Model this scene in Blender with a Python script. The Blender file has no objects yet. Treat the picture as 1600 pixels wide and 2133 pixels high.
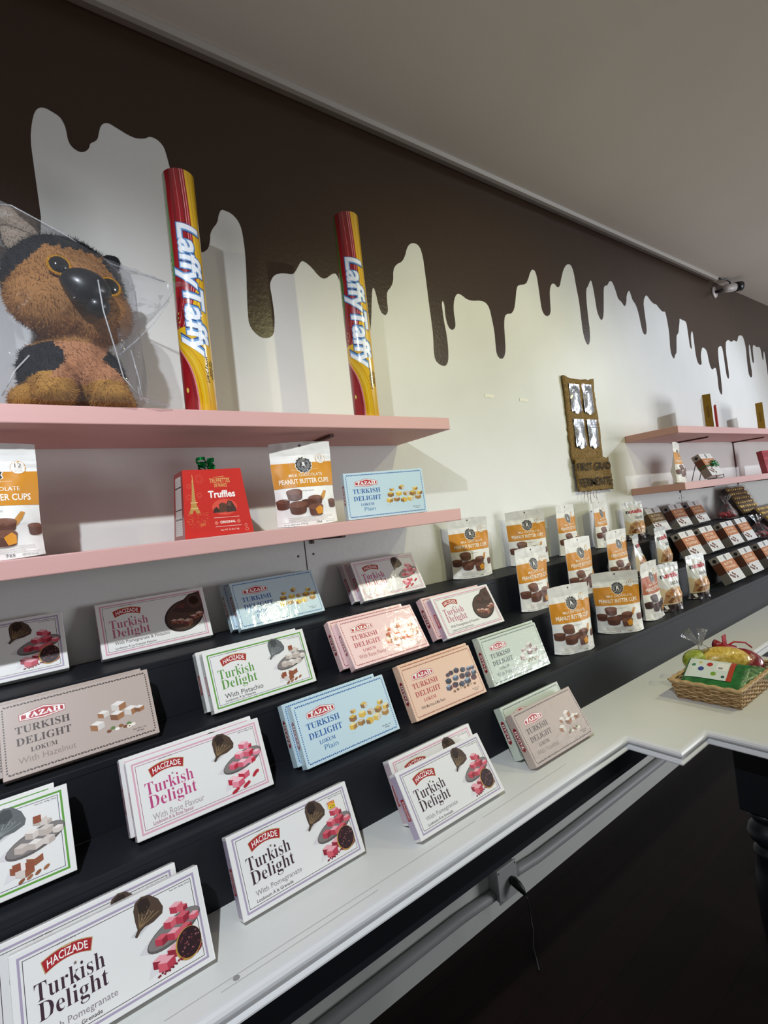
import bpy, bmesh, math, random
from mathutils import Vector, Matrix, noise
C = bpy.context.scene.collection
SC = bpy.context.scene
R_ = math.radians
random.seed(7)
H = 1.614            # camera height above the floor
WY = 1.487           # wall plane
CEIL = 3.106
# ---------------------------------------------------------------- camera
cd = bpy.data.cameras.new('camera'); cam = bpy.data.objects.new('camera', cd); C.objects.link(cam)
cd.sensor_fit = 'HORIZONTAL'; cd.sensor_width = 36; cd.lens = 36 * 1058.3 / 1600; cd.clip_start = .02
rt, up_, fw = Vector((.8006116, -.5875022, -.1177378)), Vector((.0857981, -.0820663, .9929269)), Vector((.5930091, .8050505, .0152967))
cam.matrix_world = Matrix(((rt.x, up_.x, -fw.x, 0), (rt.y, up_.y, -fw.y, 0), (rt.z, up_.z, -fw.z, H), (0, 0, 0, 1)))
SC.camera = cam
# ---------------------------------------------------------------- exposure
vs = SC.view_settings
vs.view_transform = 'Standard'; vs.look = 'None'; vs.exposure = 0.0; vs.gamma = 1; vs.use_curve_mapping = False
# ---------------------------------------------------------------- world
wd = bpy.data.worlds.new('world'); SC.world = wd; wd.use_nodes = True
wd.node_tree.nodes['Background'].inputs[0].default_value = (.80, .83, .90, 1)
wd.node_tree.nodes['Background'].inputs[1].default_value = .20
# ---------------------------------------------------------------- lamps: a row of track spots over the aisle
def spot(name, loc, aim, energy, col, size=80, blend=.6, rad=.022):
    l = bpy.data.lights.new(name, 'SPOT'); l.energy = energy; l.color = col; l.spot_size = R_(size); l.spot_blend = blend
    l.shadow_soft_size = rad
    o = bpy.data.objects.new(name, l); C.objects.link(o); o.location = loc
    o.rotation_euler = (Vector(aim) - Vector(loc)).to_track_quat('-Z', 'Y').to_euler(); return o
COOL, WARM, BLUE = (.86, .93, 1.0), (1.0, .98, .50), (.80, .88, 1.0)
spot('track_spot', (-.52, -.22, 2.84), (.33, 1.22, 1.10), 166, COOL, 84, .85)
spot('track_spot', (1.58, -.25, 2.84), (1.75, 1.35, 1.75), 38, WARM, 86, .75)
spot('track_spot', (2.45, -.22, 2.82), (2.05, 1.35, 1.6), 30, (1.0, .98, .62), 104, .8)
spot('track_spot', (4.55, -.25, 2.84), (4.0, 1.4, 1.75), 92, BLUE, 92, .7)
def area(name, loc, aim, sx, sy, energy, col):
    l = bpy.data.lights.new(name, 'AREA'); l.shape = 'RECTANGLE'; l.size = sx; l.size_y = sy; l.energy = energy; l.color = col
    o = bpy.data.objects.new(name, l); C.objects.link(o); o.location = loc
    o.rotation_euler = (Vector(aim) - Vector(loc)).to_track_quat('-Z', 'Y').to_euler(); return o
area('right_fill_light', (8.0, -4.2, 1.3), (4, -1, 2.6), 3.0, 2.2, 270, (.92, .95, 1.0))  # added unseen area fill, brightens ceiling and wall at the right
# ---------------------------------------------------------------- materials
def lin(h):
    h = h.lstrip('#'); o = []
    for i in (0, 2, 4):
        c = int(h[i:i + 2], 16) / 255; o.append(c / 12.92 if c <= .04045 else ((c + .055) / 1.055) ** 2.4)
    return (*o, 1)
MATS = {}
def mat(hexc, rough=.55, metal=0, spec=.5, coat=0, coatr=.1, bump=0, bscale=60, sheen=0, key=''):
    k = (hexc, rough, metal, spec, coat, coatr, bump, bscale, key)
    if k in MATS: return MATS[k]
    m = bpy.data.materials.new('paint_' + hexc.lstrip('#')); m.use_nodes = True; nt = m.node_tree; b = nt.nodes['Principled BSDF']
    b.inputs['Base Color'].default_value = lin(hexc); b.inputs['Roughness'].default_value = rough
    b.inputs['Metallic'].default_value = metal; b.inputs['Specular IOR Level'].default_value = spec
    b.inputs['Coat Weight'].default_value = coat; b.inputs['Coat Roughness'].default_value = coatr
    if sheen: b.inputs['Sheen Weight'].default_value = sheen
    if bump:
        tc = nt.nodes.new('ShaderNodeTexCoord'); n = nt.nodes.new('ShaderNodeTexNoise'); n.inputs['Scale'].default_value = bscale
        n.inputs['Detail'].default_value = 4
        bp = nt.nodes.new('ShaderNodeBump'); bp.inputs['Strength'].default_value = bump; bp.inputs['Distance'].default_value = .004
        nt.links.new(tc.outputs['Object'], n.inputs['Vector']); nt.links.new(n.outputs['Fac'], bp.inputs['Height'])
        nt.links.new(bp.outputs['Normal'], b.inputs['Coat Normal' if coat else 'Normal'])
        if coat and key == 'film': pass
    MATS[k] = m; return m
def noisy(name, h1, h2, scale=5, rough=.6, bump=0, bscale=40, stretch=(1, 1, 1), spec=.5, detail=5, coat=0):
    m = bpy.data.materials.new(name); m.use_nodes = True; nt = m.node_tree; b = nt.nodes['Principled BSDF']
    b.inputs['Roughness'].default_value = rough; b.inputs['Specular IOR Level'].default_value = spec; b.inputs['Coat Weight'].default_value = coat
    tc = nt.nodes.new('ShaderNodeTexCoord'); mp = nt.nodes.new('ShaderNodeMapping'); mp.inputs['Scale'].default_value = stretch
    n = nt.nodes.new('ShaderNodeTexNoise'); n.inputs['Scale'].default_value = scale; n.inputs['Detail'].default_value = detail
    r = nt.nodes.new('ShaderNodeValToRGB'); r.color_ramp.elements[0].position = .35; r.color_ramp.elements[1].position = .65
    r.color_ramp.elements[0].color = lin(h1); r.color_ramp.elements[1].color = lin(h2)
    L = nt.links.new
    L(tc.outputs['Object'], mp.inputs['Vector']); L(mp.outputs['Vector'], n.inputs['Vector']); L(n.outputs['Fac'], r.inputs['Fac']); L(r.outputs['Color'], b.inputs['Base Color'])
    if bump:
        n2 = nt.nodes.new('ShaderNodeTexNoise'); n2.inputs['Scale'].default_value = bscale; n2.inputs['Detail'].default_value = 6
        L(mp.outputs['Vector'], n2.inputs['Vector'])
        bp = nt.nodes.new('ShaderNodeBump'); bp.inputs['Strength'].default_value = bump; bp.inputs['Distance'].default_value = .004
        L(n2.outputs['Fac'], bp.inputs['Height']); L(bp.outputs['Normal'], b.inputs['Normal'])
    return m
def film(name, haze=.07, gloss=.5, rough=.12, tint='ffffff', bump=.6, bscale=22):
    m = bpy.data.materials.new(name); m.use_nodes = True; nt = m.node_tree; nt.nodes.clear(); N = nt.nodes.new; L = nt.links.new
    out = N('ShaderNodeOutputMaterial'); tr = N('ShaderNodeBsdfTransparent'); tr.inputs[0].default_value = lin(tint)
    df = N('ShaderNodeBsdfDiffuse'); df.inputs[0].default_value = (.85, .86, .88, 1); gl = N('ShaderNodeBsdfGlossy'); gl.inputs['Roughness'].default_value = rough
    fr = N('ShaderNodeFresnel'); fr.inputs['IOR'].default_value = 1.45; mu = N('ShaderNodeMath'); mu.operation = 'MULTIPLY'; mu.inputs[1].default_value = gloss
    tc = N('ShaderNodeTexCoord'); n = N('ShaderNodeTexNoise'); n.inputs['Scale'].default_value = bscale; n.inputs['Detail'].default_value = 4
    bp = N('ShaderNodeBump'); bp.inputs['Strength'].default_value = bump; bp.inputs['Distance'].default_value = .01
    m1 = N('ShaderNodeMixShader'); m1.inputs[0].default_value = haze; m2 = N('ShaderNodeMixShader')
    L(tc.outputs['Object'], n.inputs['Vector']); L(n.outputs['Fac'], bp.inputs['Height']); L(bp.outputs['Normal'], gl.inputs['Normal']); L(bp.outputs['Normal'], fr.inputs['Normal'])
    L(tr.outputs[0], m1.inputs[1]); L(df.outputs[0], m1.inputs[2]); L(fr.outputs[0], mu.inputs[0]); L(mu.outputs[0], m2.inputs[0])
    L(m1.outputs[0], m2.inputs[1]); L(gl.outputs[0], m2.inputs[2]); L(m2.outputs[0], out.inputs[0]); return m
# ---------------------------------------------------------------- mesh building
class MB:
    def __init__(s): s.v = []; s.f = []; s.m = []; s.mats = []; s.sm = []
    def mi(s, m):
        if m not in s.mats: s.mats.append(m)
        return s.mats.index(m)
    def add(s, vs, fs, m, smooth=False):
        o = len(s.v); s.v += [tuple(p) for p in vs]; k = s.mi(m)
        for f in fs: s.f.append(tuple(i + o for i in f)); s.m.append(k); s.sm.append(smooth)
    def box(s, x0, x1, y0, y1, z0, z1, m):
        vs = [(x, y, z) for z in (z0, z1) for y in (y0, y1) for x in (x0, x1)]
        s.add(vs, [(0, 2, 3, 1), (4, 5, 7, 6), (0, 1, 5, 4), (2, 6, 7, 3), (0, 4, 6, 2), (1, 3, 7, 5)], m)
    def bbox(s, x0, x1, y0, y1, z0, z1, m, b=.002, seg=2):
        bm = bmesh.new(); bmesh.ops.create_cube(bm, size=1)
        for v in bm.verts: v.co = (x0 + (v.co.x + .5) * (x1 - x0), y0 + (v.co.y + .5) * (y1 - y0), z0 + (v.co.z + .5) * (z1 - z0))
        bmesh.ops.bevel(bm, geom=bm.edges[:], offset=b, segments=seg, affect='EDGES', profile=.5)
        s.frombm(bm, m); bm.free()
    def frombm(s, bm, m, smooth=False, fn=None):
        bm.verts.index_update(); s.add([fn(v.co) if fn else v.co[:] for v in bm.verts], [[v.index for v in f.verts] for f in bm.faces], m, smooth)
    def tube(s, pts, r, m, n=8, caps=True, closed=False):
        pts = [Vector(p) for p in pts]; rings = []; prev = None
        for i, p in enumerate(pts):
            a = pts[i - 1] if i or closed else p; b = pts[(i + 1) % len(pts)] if i < len(pts) - 1 or closed else p
            t = (b - a).normalized() if (b - a).length > 1e-9 else Vector((0, 0, 1))
            if prev is None:
                u = t.orthogonal().normalized()
            else:
                u = prev - t * prev.dot(t); u = u.normalized() if u.length > 1e-6 else t.orthogonal().normalized()
            prev = u; w = t.cross(u); rr = r[i] if isinstance(r, (list, tuple)) else r
            rings.append([p + (u * math.cos(2 * math.pi * k / n) + w * math.sin(2 * math.pi * k / n)) * rr for k in range(n)])
        vs = [q for g in rings for q in g]; fs = []
        M = len(rings)
        for i in range(M if closed else M - 1):
            j = (i + 1) % M
            for k in range(n): fs.append((i * n + k, i * n + (k + 1) % n, j * n + (k + 1) % n, j * n + k))
        if caps and not closed: fs += [tuple(range(n))[::-1], tuple((M - 1) * n + k for k in range(n))]
        s.add(vs, fs, m, True)
    def lathe(s, prof, m, n=24, cx=0, cy=0, caps=True):
        vs = [(cx + r * math.cos(2 * math.pi * k / n), cy + r * math.sin(2 * math.pi * k / n), z) for r, z in prof for k in range(n)]
        fs = [(i * n + k, i * n + (k + 1) % n, (i + 1) * n + (k + 1) % n, (i + 1) * n + k) for i in range(len(prof) - 1) for k in range(n)]
        if caps: fs += [tuple(range(n))[::-1], tuple((len(prof) - 1) * n + k for k in range(n))]
        s.add(vs, fs, m, True)
    def ell(s, c, r, m, rot=None, seg=24, rings=16, fn=None):
        bm = bmesh.new(); bmesh.ops.create_uvsphere(bm, u_segments=seg, v_segments=rings, radius=1)
        for v in bm.verts:
            q = Vector((v.co.x * r[0], v.co.y * r[1], v.co.z * r[2]))
            if fn: q = fn(q)
            if rot: q = rot @ q
            v.co = q + Vector(c)
        s.frombm(bm, m, True); bm.free()
    def prism(s, pts, axis, a0, a1, m):
        n = len(pts)
        def P(p, a): return {'x': (a, p[0], p[1]), 'y': (p[0], a, p[1]), 'z': (p[0], p[1], a)}[axis]
        vs = [P(p, a0) for p in pts] + [P(p, a1) for p in pts]
        s.add(vs, [tuple(range(n))[::-1], tuple(range(n, 2 * n))] + [(i, (i + 1) % n, (i + 1) % n + n, i + n) for i in range(n)], m)
    def mesh(s, name):
        me = bpy.data.meshes.new(name); me.from_pydata(s.v, [], s.f)
        for m in s.mats: me.materials.append(m)
        me.polygons.foreach_set('material_index', s.m); me.polygons.foreach_set('use_smooth', s.sm); me.update(); return me
    def build(s, name, parent=None, fix=True):
        me = s.mesh(name)
        o = bpy.data.objects.new(name, me); C.objects.link(o)
        if parent: o.parent = parent
        return o
def recalc(o):
    bm = bmesh.new(); bm.from_mesh(o.data); bmesh.ops.recalc_face_normals(bm, faces=bm.faces[:]); bm.to_mesh(o.data); bm.free()
def tag(o, label, cat, group=None, kind=None):
    if label: o['label'] = label
    if cat: o['category'] = cat
    if group: o['group'] = group
    if kind: o['kind'] = kind
    return o
def thing(name, label, cat, loc=(0, 0, 0), rot=(0, 0, 0), group=None):
    o = bpy.data.objects.new(name, None); C.objects.link(o); o.location = loc; o.rotation_euler = rot; o.empty_display_size = .03
    return tag(o, label, cat, group)
def struct(o): o['kind'] = 'structure'; return o
def dup(root, loc, rot=None, label=None, group=None):
    r = root.copy(); C.objects.link(r); r.location = loc
    if rot is not None: r.rotation_euler = rot
    if label: r['label'] = label
    if group: r['group'] = group
    for ch in list(root.children):
        c = ch.copy(); C.objects.link(c); c.parent = r
        for g in ch.children:
            d = g.copy(); C.objects.link(d); d.parent = c
    return r
# ---------------------------------------------------------------- printed artwork
def ser(s):
    return ''.join(chr(0x1D400 + ord(c) - 65) if 'A' <= c <= 'Z' else chr(0x1D41A + ord(c) - 97) if 'a' <= c <= 'z' else c for c in s)
TXT = {}
def txt(s, off=0, shear=0):
    k = (s, off, shear)
    if k not in TXT:
        cu = bpy.data.curves.new('lettering', 'FONT'); cu.body = s; cu.size = 1; cu.resolution_u = 2; cu.offset = off; cu.shear = shear
        ob = bpy.data.objects.new('lettering', cu); me = bpy.data.meshes.new_from_object(ob)
        TXT[k] = ([(v.co.x, v.co.y) for v in me.vertices], [tuple(p.vertices) for p in me.polygons])
        bpy.data.objects.remove(ob); bpy.data.curves.remove(cu); bpy.data.meshes.remove(me)
    return TXT[k]
class Art:
    """flat artwork in (u, v) metres; each item: verts2d, faces, colour, layer"""
    def __init__(s, W=1, Hh=1): s.it = []; s.L = 1; s.W = W; s.H = Hh
    def p(s, u, v): return (u * s.W, v * s.H)
    def poly(s, pts, col, L=None):
        s.it.append(([s.p(*q) for q in pts], [tuple(range(len(pts)))], col, L or s.L)); return s
    def rect(s, u0, v0, u1, v1, col, L=None): return s.poly([(u0, v0), (u1, v0), (u1, v1), (u0, v1)], col, L)
    def ell(s, cu, cv, ru, rv, col, n=20, a0=0, a1=360, rot=0, L=None):
        c, sn = math.cos(R_(rot)), math.sin(R_(rot)); pts = []
        for k in range(n if a1 - a0 >= 360 else n + 1):
            a = R_(a0 + (a1 - a0) * k / n); x, y = ru * s.W * math.cos(a), rv * s.W * math.sin(a)
            pts.append(((cu * s.W + x * c - y * sn) / s.W, (cv * s.H + x * sn + y * c) / s.H))
        return s.poly(pts, col, L)
    def line(s, a, b, w, col, L=None):
        ax, ay = s.p(*a); bx, by = s.p(*b); d = Vector((bx - ax, by - ay)); n = Vector((-d.y, d.x)).normalized() * w / 2
        s.it.append(([(ax + n.x, ay + n.y), (ax - n.x, ay - n.y), (bx - n.x, by - n.y), (bx + n.x, by + n.y)], [(0, 1, 2, 3)], col, L or s.L)); return s
    def frame(s, iu, iv, w, col, L=None):
        a, b, c, d = iu * s.W, (1 - iu) * s.W, iv * s.H, (1 - iv) * s.H
        for x0, x1, y0, y1 in ((a, b, c, c + w), (a, b, d - w, d), (a, a + w, c + w, d - w), (b - w, b, c + w, d - w)):
            s.it.append(([(x0, y0), (x1, y0), (x1, y1), (x0, y1)], [(0, 1, 2, 3)], col, L or s.L))
        return s
    def text(s, t, u0, v0, u1, v1, col, L=None, off=0, shear=0, warp=None, rot=0):
        vs, fs = txt(t, off, shear); xs = [q[0] for q in vs]; ys = [q[1] for q in vs]
        a, b, c, d = min(xs), max(xs), min(ys), max(ys); o = []
        for x, y in vs:
            fu, fv = (x - a) / (b - a), (y - c) / max(d - c, 1e-6)
            if rot == -90: fu, fv = fv, 1 - fu
            if rot == 90: fu, fv = 1 - fv, fu
            u, v = u0 + (u1 - u0) * fu, v0 + (v1 - v0) * fv
            if warp: u, v = warp(u, v)
            o.append(s.p(u, v))
        s.it.append((o, fs, col, L or s.L)); return s
    def up(s): s.L += 1; return s
    def emit(s, mb, fn, mk, dz=3e-5, cut=None):
        for vs, fs, col, L in s.it:
            m = mk(col)
            if cut is None:
                mb.add([fn(u, v, L * dz) for u, v in vs], fs, m)
            else:
                bm = bmesh.new(); bv = [bm.verts.new((u, v, 0)) for u, v in vs]
                for f in fs:
                    try: bm.faces.new([bv[i] for i in f])
                    except ValueError: pass
                for ax in (0, 1):
                    st = cut[ax]
                    if not st: continue
                    cs = [v.co[ax] for v in bm.verts]; k = math.floor(min(cs) / st) + 1
                    while k * st < max(cs):
                        co = [0, 0, 0]; co[ax] = k * st; no = [0, 0, 0]; no[ax] = 1
                        bmesh.ops.bisect_plane(bm, geom=bm.verts[:] + bm.edges[:] + bm.faces[:], plane_co=co, plane_no=no, dist=1e-7); k += 1
                bm.verts.index_update()
                mb.add([fn(v.co.x, v.co.y, L * dz) for v in bm.verts], [[v.index for v in f.verts] for f in bm.faces], m, True); bm.free()
def cube2(a, cu, cv, s, top, left, right, sq=.5, rot=0):
    """a little sweet seen from above its corner"""
    s_ = s / a.H * a.W
    k = .86 * s
    a.poly([(cu, cv), (cu + k, cv + s_ * .3), (cu, cv + s_ * .62), (cu - k, cv + s_ * .3)], top)
    a.poly([(cu - k, cv + s_ * .3), (cu, cv), (cu, cv - s_ * .75), (cu - k, cv - s_ * .45)], left)
    a.poly([(cu, cv), (cu + k, cv + s_ * .3), (cu + k, cv - s_ * .45), (cu, cv - s_ * .75)], right)
# ---------------------------------------------------------------- the room
DRIP = [(-0.011,2.421),(0.011,2.368),(0.035,2.326),(0.072,2.316),(0.111,2.366),(0.132,2.457),(0.130,2.543),(0.128,2.617),(0.127,2.678),(0.134,2.724),(0.143,2.756),(0.154,2.771),(0.168,2.775),(0.183,2.770),(0.198,2.764),(0.206,2.750),(0.210,2.733),(0.211,2.708),(0.216,2.693),(0.227,2.684),(0.240,2.682),(0.252,2.690),(0.260,2.702),(0.263,2.715),(0.274,2.723),(0.283,2.734),(0.288,2.755),(0.294,2.775),(0.305,2.787),(0.317,2.790),(0.336,2.783),(0.364,2.773),(0.384,2.771),(0.407,2.779),(0.418,2.789),(0.431,2.791),(0.446,2.786),(0.458,2.772),(0.463,2.748),(0.468,2.713),(0.473,2.683),(0.473,2.615),(0.472,2.528),(0.485,2.481),(0.504,2.468),(0.528,2.474),(0.541,2.479),(0.556,2.494),(0.564,2.521),(0.566,2.540),(0.575,2.559),(0.593,2.582),(0.600,2.610),(0.610,2.628),(0.620,2.628),(0.641,2.625),(0.658,2.611),(0.668,2.592),(0.672,2.561),(0.673,2.508),(0.669,2.440),(0.662,2.367),(0.658,2.304),(0.658,2.275),(0.670,2.253),(0.693,2.236),(0.719,2.237),(0.739,2.252),(0.746,2.287),(0.749,2.317),(0.748,2.371),(0.745,2.411),(0.749,2.428),(0.763,2.450),(0.783,2.461),(0.806,2.466),(0.833,2.467),(0.846,2.480),(0.860,2.503),(0.874,2.523),(0.891,2.520),(0.912,2.506),(0.933,2.484),(0.950,2.475),(0.965,2.479),(0.979,2.490),(0.993,2.501),(1.012,2.506),(1.026,2.456),(1.038,2.353),(1.073,2.305),(1.115,2.298),(1.129,2.305),(1.142,2.360),(1.152,2.422),(1.162,2.474),(1.170,2.485),(1.178,2.464),(1.183,2.421),(1.192,2.393),(1.204,2.384),(1.216,2.386),(1.227,2.403),(1.227,2.445),(1.232,2.478),(1.256,2.501),(1.270,2.527),(1.276,2.571),(1.294,2.596),(1.327,2.614),(1.347,2.643),(1.360,2.675),(1.380,2.699),(1.409,2.708),(1.433,2.698),(1.443,2.659),(1.444,2.604),(1.445,2.540),(1.445,2.461),(1.447,2.402),(1.447,2.332),(1.440,2.272),(1.441,2.233),(1.467,2.214),(1.498,2.213),(1.515,2.235),(1.523,2.281),(1.525,2.342),(1.518,2.402),(1.517,2.452),(1.517,2.477),(1.526,2.494),(1.533,2.473),(1.530,2.434),(1.534,2.399),(1.544,2.377),(1.562,2.371),(1.581,2.385),(1.585,2.411),(1.582,2.452),(1.589,2.494),(1.604,2.524),(1.622,2.539),(1.646,2.534),(1.673,2.521),(1.710,2.520),(1.758,2.530),(1.796,2.527),(1.816,2.503),(1.823,2.455),(1.830,2.401),(1.826,2.335),(1.826,2.293),(1.847,2.274),(1.874,2.284),(1.892,2.320),(1.898,2.387),(1.903,2.444),(1.916,2.485),(1.938,2.497),(1.964,2.500),(1.990,2.524),(2.009,2.573),(2.028,2.634),(2.046,2.652),(2.102,2.665),(2.126,2.693),(2.149,2.733),(2.172,2.755),(2.196,2.746),(2.203,2.701),(2.205,2.617),(2.207,2.557),(2.224,2.533),(2.250,2.528),(2.280,2.550),(2.286,2.606),(2.294,2.669),(2.316,2.708),(2.348,2.713),(2.361,2.697),(2.387,2.704),(2.410,2.753),(2.443,2.810),(2.480,2.843),(2.516,2.848),(2.535,2.815),(2.541,2.738),(2.552,2.662),(2.552,2.557),(2.551,2.492),(2.563,2.441),(2.585,2.418),(2.608,2.440),(2.622,2.501),(2.621,2.580),(2.625,2.674),(2.636,2.736),(2.659,2.756),(2.680,2.784),(2.700,2.801),(2.711,2.756),(2.716,2.689),(2.720,2.622),(2.741,2.587),(2.759,2.579),(2.784,2.611),(2.805,2.703),(2.821,2.775),(2.838,2.792),(2.864,2.797),(2.892,2.827),(2.919,2.835),(2.940,2.810),(2.957,2.771),(2.968,2.737),(3.005,2.725),(3.034,2.698),(3.061,2.731),(3.072,2.776),(3.110,2.816),(3.126,2.793),(3.138,2.758),(3.175,2.734),(3.196,2.678),(3.207,2.605),(3.220,2.562),(3.254,2.557),(3.274,2.599),(3.270,2.704),(3.273,2.772),(3.315,2.820),(3.343,2.813),(3.368,2.792),(3.411,2.777),(3.443,2.781),(3.474,2.760),(3.518,2.742),(3.553,2.751),(3.562,2.724),(3.570,2.673),(3.574,2.626),(3.569,2.568),(3.560,2.515),(3.564,2.468),(3.586,2.444),(3.602,2.444),(3.622,2.474),(3.643,2.482),(3.658,2.536),(3.674,2.602),(3.692,2.617),(3.709,2.625),(3.731,2.673),(3.750,2.708),(3.757,2.736),(3.790,2.727),(3.838,2.728),(3.858,2.712),(3.859,2.674),(3.862,2.619),(3.863,2.559),(3.875,2.536),(3.892,2.542),(3.892,2.584),(3.899,2.629),(3.917,2.662),(3.934,2.669),(3.940,2.645),(3.940,2.612),(3.941,2.562),(3.941,2.506),(3.952,2.457),(3.977,2.435),(4.006,2.436),(4.024,2.449),(4.020,2.486),(4.032,2.526),(4.060,2.563),(4.082,2.570),(4.125,2.559),(4.141,2.537),(4.147,2.498),(4.155,2.458),(4.172,2.425),(4.197,2.417),(4.230,2.434),(4.259,2.437),(4.267,2.409),(4.269,2.357),(4.263,2.315),(4.265,2.274),(4.284,2.246),(4.307,2.237),(4.320,2.260),(4.325,2.307),(4.331,2.397),(4.328,2.456),(4.332,2.527),(4.342,2.581),(4.359,2.601),(4.400,2.616),(4.427,2.608),(4.436,2.567),(4.438,2.513),(4.440,2.441),(4.445,2.387),(4.466,2.368),(4.487,2.378),(4.494,2.421),(4.491,2.494),(4.490,2.573),(4.502,2.635),(4.518,2.661),(4.561,2.680),(4.599,2.676),(4.627,2.669),(4.664,2.687),(4.689,2.691),(4.720,2.687),(4.744,2.687),(4.769,2.715),(4.790,2.740),(4.846,2.751),(4.886,2.745),(4.906,2.705),(4.918,2.655),(4.910,2.583),(4.905,2.518),(4.905,2.453),(4.920,2.422),(4.951,2.413),(4.975,2.423),(4.985,2.473),(4.976,2.537),(4.975,2.609),(4.987,2.669),(4.999,2.693),(5.020,2.689),(5.023,2.646),(5.020,2.587),(5.028,2.545),(5.047,2.539),(5.062,2.558),(5.066,2.618),(5.072,2.671),(5.095,2.702),(5.121,2.700),(5.170,2.687),(5.239,2.700),(5.259,2.678),(5.268,2.624),(5.278,2.585),(5.298,2.593),(5.312,2.642),(5.329,2.675),(5.347,2.660),(5.353,2.598),(5.357,2.530),(5.356,2.454)]
def chaikin(p):
    o = [p[0]]
    for a, b in zip(p, p[1:]): o += [(a[0] * .75 + b[0] * .25, a[1] * .75 + b[1] * .25), (a[0] * .25 + b[0] * .75, a[1] * .25 + b[1] * .75)]
    return o + [p[-1]]
LEFT = [(-1.7, 2.62), (-1.55, 2.6), (-1.5, 2.42), (-1.46, 2.4), (-1.42, 2.6), (-1.3, 2.78), (-1.1, 2.8), (-1.02, 2.6), (-.98, 2.36), (-.93, 2.33), (-.9, 2.55), (-.82, 2.76), (-.55, 2.83), (-.42, 2.7), (-.36, 2.48), (-.31, 2.45), (-.27, 2.7), (-.2, 2.79), (-.1, 2.74), (-.045, 2.5)]
RIGHT = [(5.38, 2.42), (5.42, 2.4), (5.44, 2.6), (5.5, 2.7), (5.7, 2.68), (5.8, 2.5), (5.83, 2.46), (5.86, 2.6), (5.95, 2.72), (6.3, 2.7), (6.4, 2.45), (6.45, 2.43), (6.48, 2.66), (6.7, 2.74), (7.6, 2.72)]
wall_paint = noisy('wall_paint', 'd4d4cf', 'dadad6', 3, .42, .12, 55)
brown_paint = noisy('chocolate_paint', '35251b', '38281d', 4, .30, .22, 70)
mb = MB()
mb.box(-1.7, 7.6, WY, WY + .12, 0, CEIL, wall_paint)
dp = chaikin(LEFT + DRIP + RIGHT)
poly = [(-1.7, CEIL)] + dp + [(7.6, CEIL)]
mb.add([(x, WY - .0006, z) for x, z in poly], [tuple(range(len(poly)))], brown_paint)
seam = mat('4a4744', .8)
for x in (.762, -.46, 3.45, 4.39): mb.box(x - .0016, x + .0016, WY - .0008, WY, 1.349, 1.89, seam)
for x in (.79, .735, 1.98, 2.42, 3.42, 3.48): mb.add([(x + .004 * math.cos(k), WY - .0008, 1.53 + .004 * math.sin(k)) for k in [i * .7854 for i in range(8)]], [tuple(range(8))], mat('33302d', .6))
struct(mb.build('wall_back'))
ceil_m = noisy('ceiling_paint', 'cfc6ba', 'd3cabe', 2, .8, .1, 30)
mb = MB(); mb.box(-1.7, 7.6, -4.5, WY + .12, CEIL, CEIL + .1, ceil_m); struct(mb.build('ceiling'))
def wood_floor():
    m = bpy.data.materials.new('dark_wood_floor'); m.use_nodes = True; nt = m.node_tree; b = nt.nodes['Principled BSDF']; N = nt.nodes.new; L = nt.links.new
    tc = N('ShaderNodeTexCoord'); mp = N('ShaderNodeMapping'); mp.inputs['Scale'].default_value = (1, 1, 1)
    br = N('ShaderNodeTexBrick'); br.inputs['Scale'].default_value = 1; br.inputs['Brick Width'].default_value = 1.4; br.inputs['Row Height'].default_value = .13
    br.inputs['Mortar Size'].default_value = .0025; br.inputs['Color1'].default_value = lin('22130f'); br.inputs['Color2'].default_value = lin('1a0e0c'); br.inputs['Mortar'].default_value = lin('120b09')
    n = N('ShaderNodeTexNoise'); n.inputs['Scale'].default_value = 9; n.inputs['Detail'].default_value = 6; m2 = N('ShaderNodeMapping'); m2.inputs['Scale'].default_value = (.25, 4, 1)
    mx = N('ShaderNodeMixRGB'); mx.blend_type = 'MULTIPLY'; mx.inputs[0].default_value = .55
    L(tc.outputs['Object'], mp.inputs[0]); L(mp.outputs[0], br.inputs['Vector']); L(tc.outputs['Object'], m2.inputs[0]); L(m2.outputs[0], n.inputs['Vector'])
    L(br.outputs['Color'], mx.inputs[1]); L(n.outputs['Fac'], mx.inputs[2]); L(mx.outputs[0], b.inputs['Base Color']); b.inputs['Roughness'].default_value = .55; b.inputs['Specular IOR Level'].default_value = .2
    return m
mb = MB(); mb.box(-1.7, 7.6, -4.5, WY + .12, -.1, 0, wood_floor()); struct(mb.build('floor'))
# cable trunking in the corner under the ceiling
mb = MB(); trunk = mat('9d968c', .5)
mb.prism([(WY, CEIL - .007), (1.452, CEIL - .021), (1.437, CEIL - .019), (1.4285, CEIL - .006), (1.4285, CEIL), (WY, CEIL)], 'x', -1.7, 4.36, trunk)
o = mb.build('trim_1'); recalc(o); struct(o)
# ---------------------------------------------------------------- stepped display and white counter
black = noisy('charcoal_paint', '1c1e23', '202227', 6, .5, .08, 60, (.3, 1, 1), .2)
TZ = {0: .92, 1: 1.076, 2: 1.213, 3: 1.349}; TY = {1: 1.018, 2: 1.157, 3: 1.293}
root = thing('stepped_display', 'three charcoal painted steps running along the wall behind the white counter', 'display stand', (0, 1.25, .92))
for t, yb in ((1, TY[2]), (2, TY[3]), (3, WY - .003)):
    mb = MB(); z0, z1, y0 = TZ[t - 1], TZ[t], TY[t]
    mb.bbox(-1.6, 7.4, y0 - 1.25, yb - 1.25, z1 - .016 - .92, z1 - .92, black, .002)
    mb.box(-1.6, 7.4, y0 + .001 - 1.25, y0 + .016 - 1.25, z0 - .92, z1 - .015 - .92, black)
    mb.build('step_board', root)
white_top = noisy('white_counter_paint', 'd6d7d3', 'dcdcd9', 3, .38, .06, 40)
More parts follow.
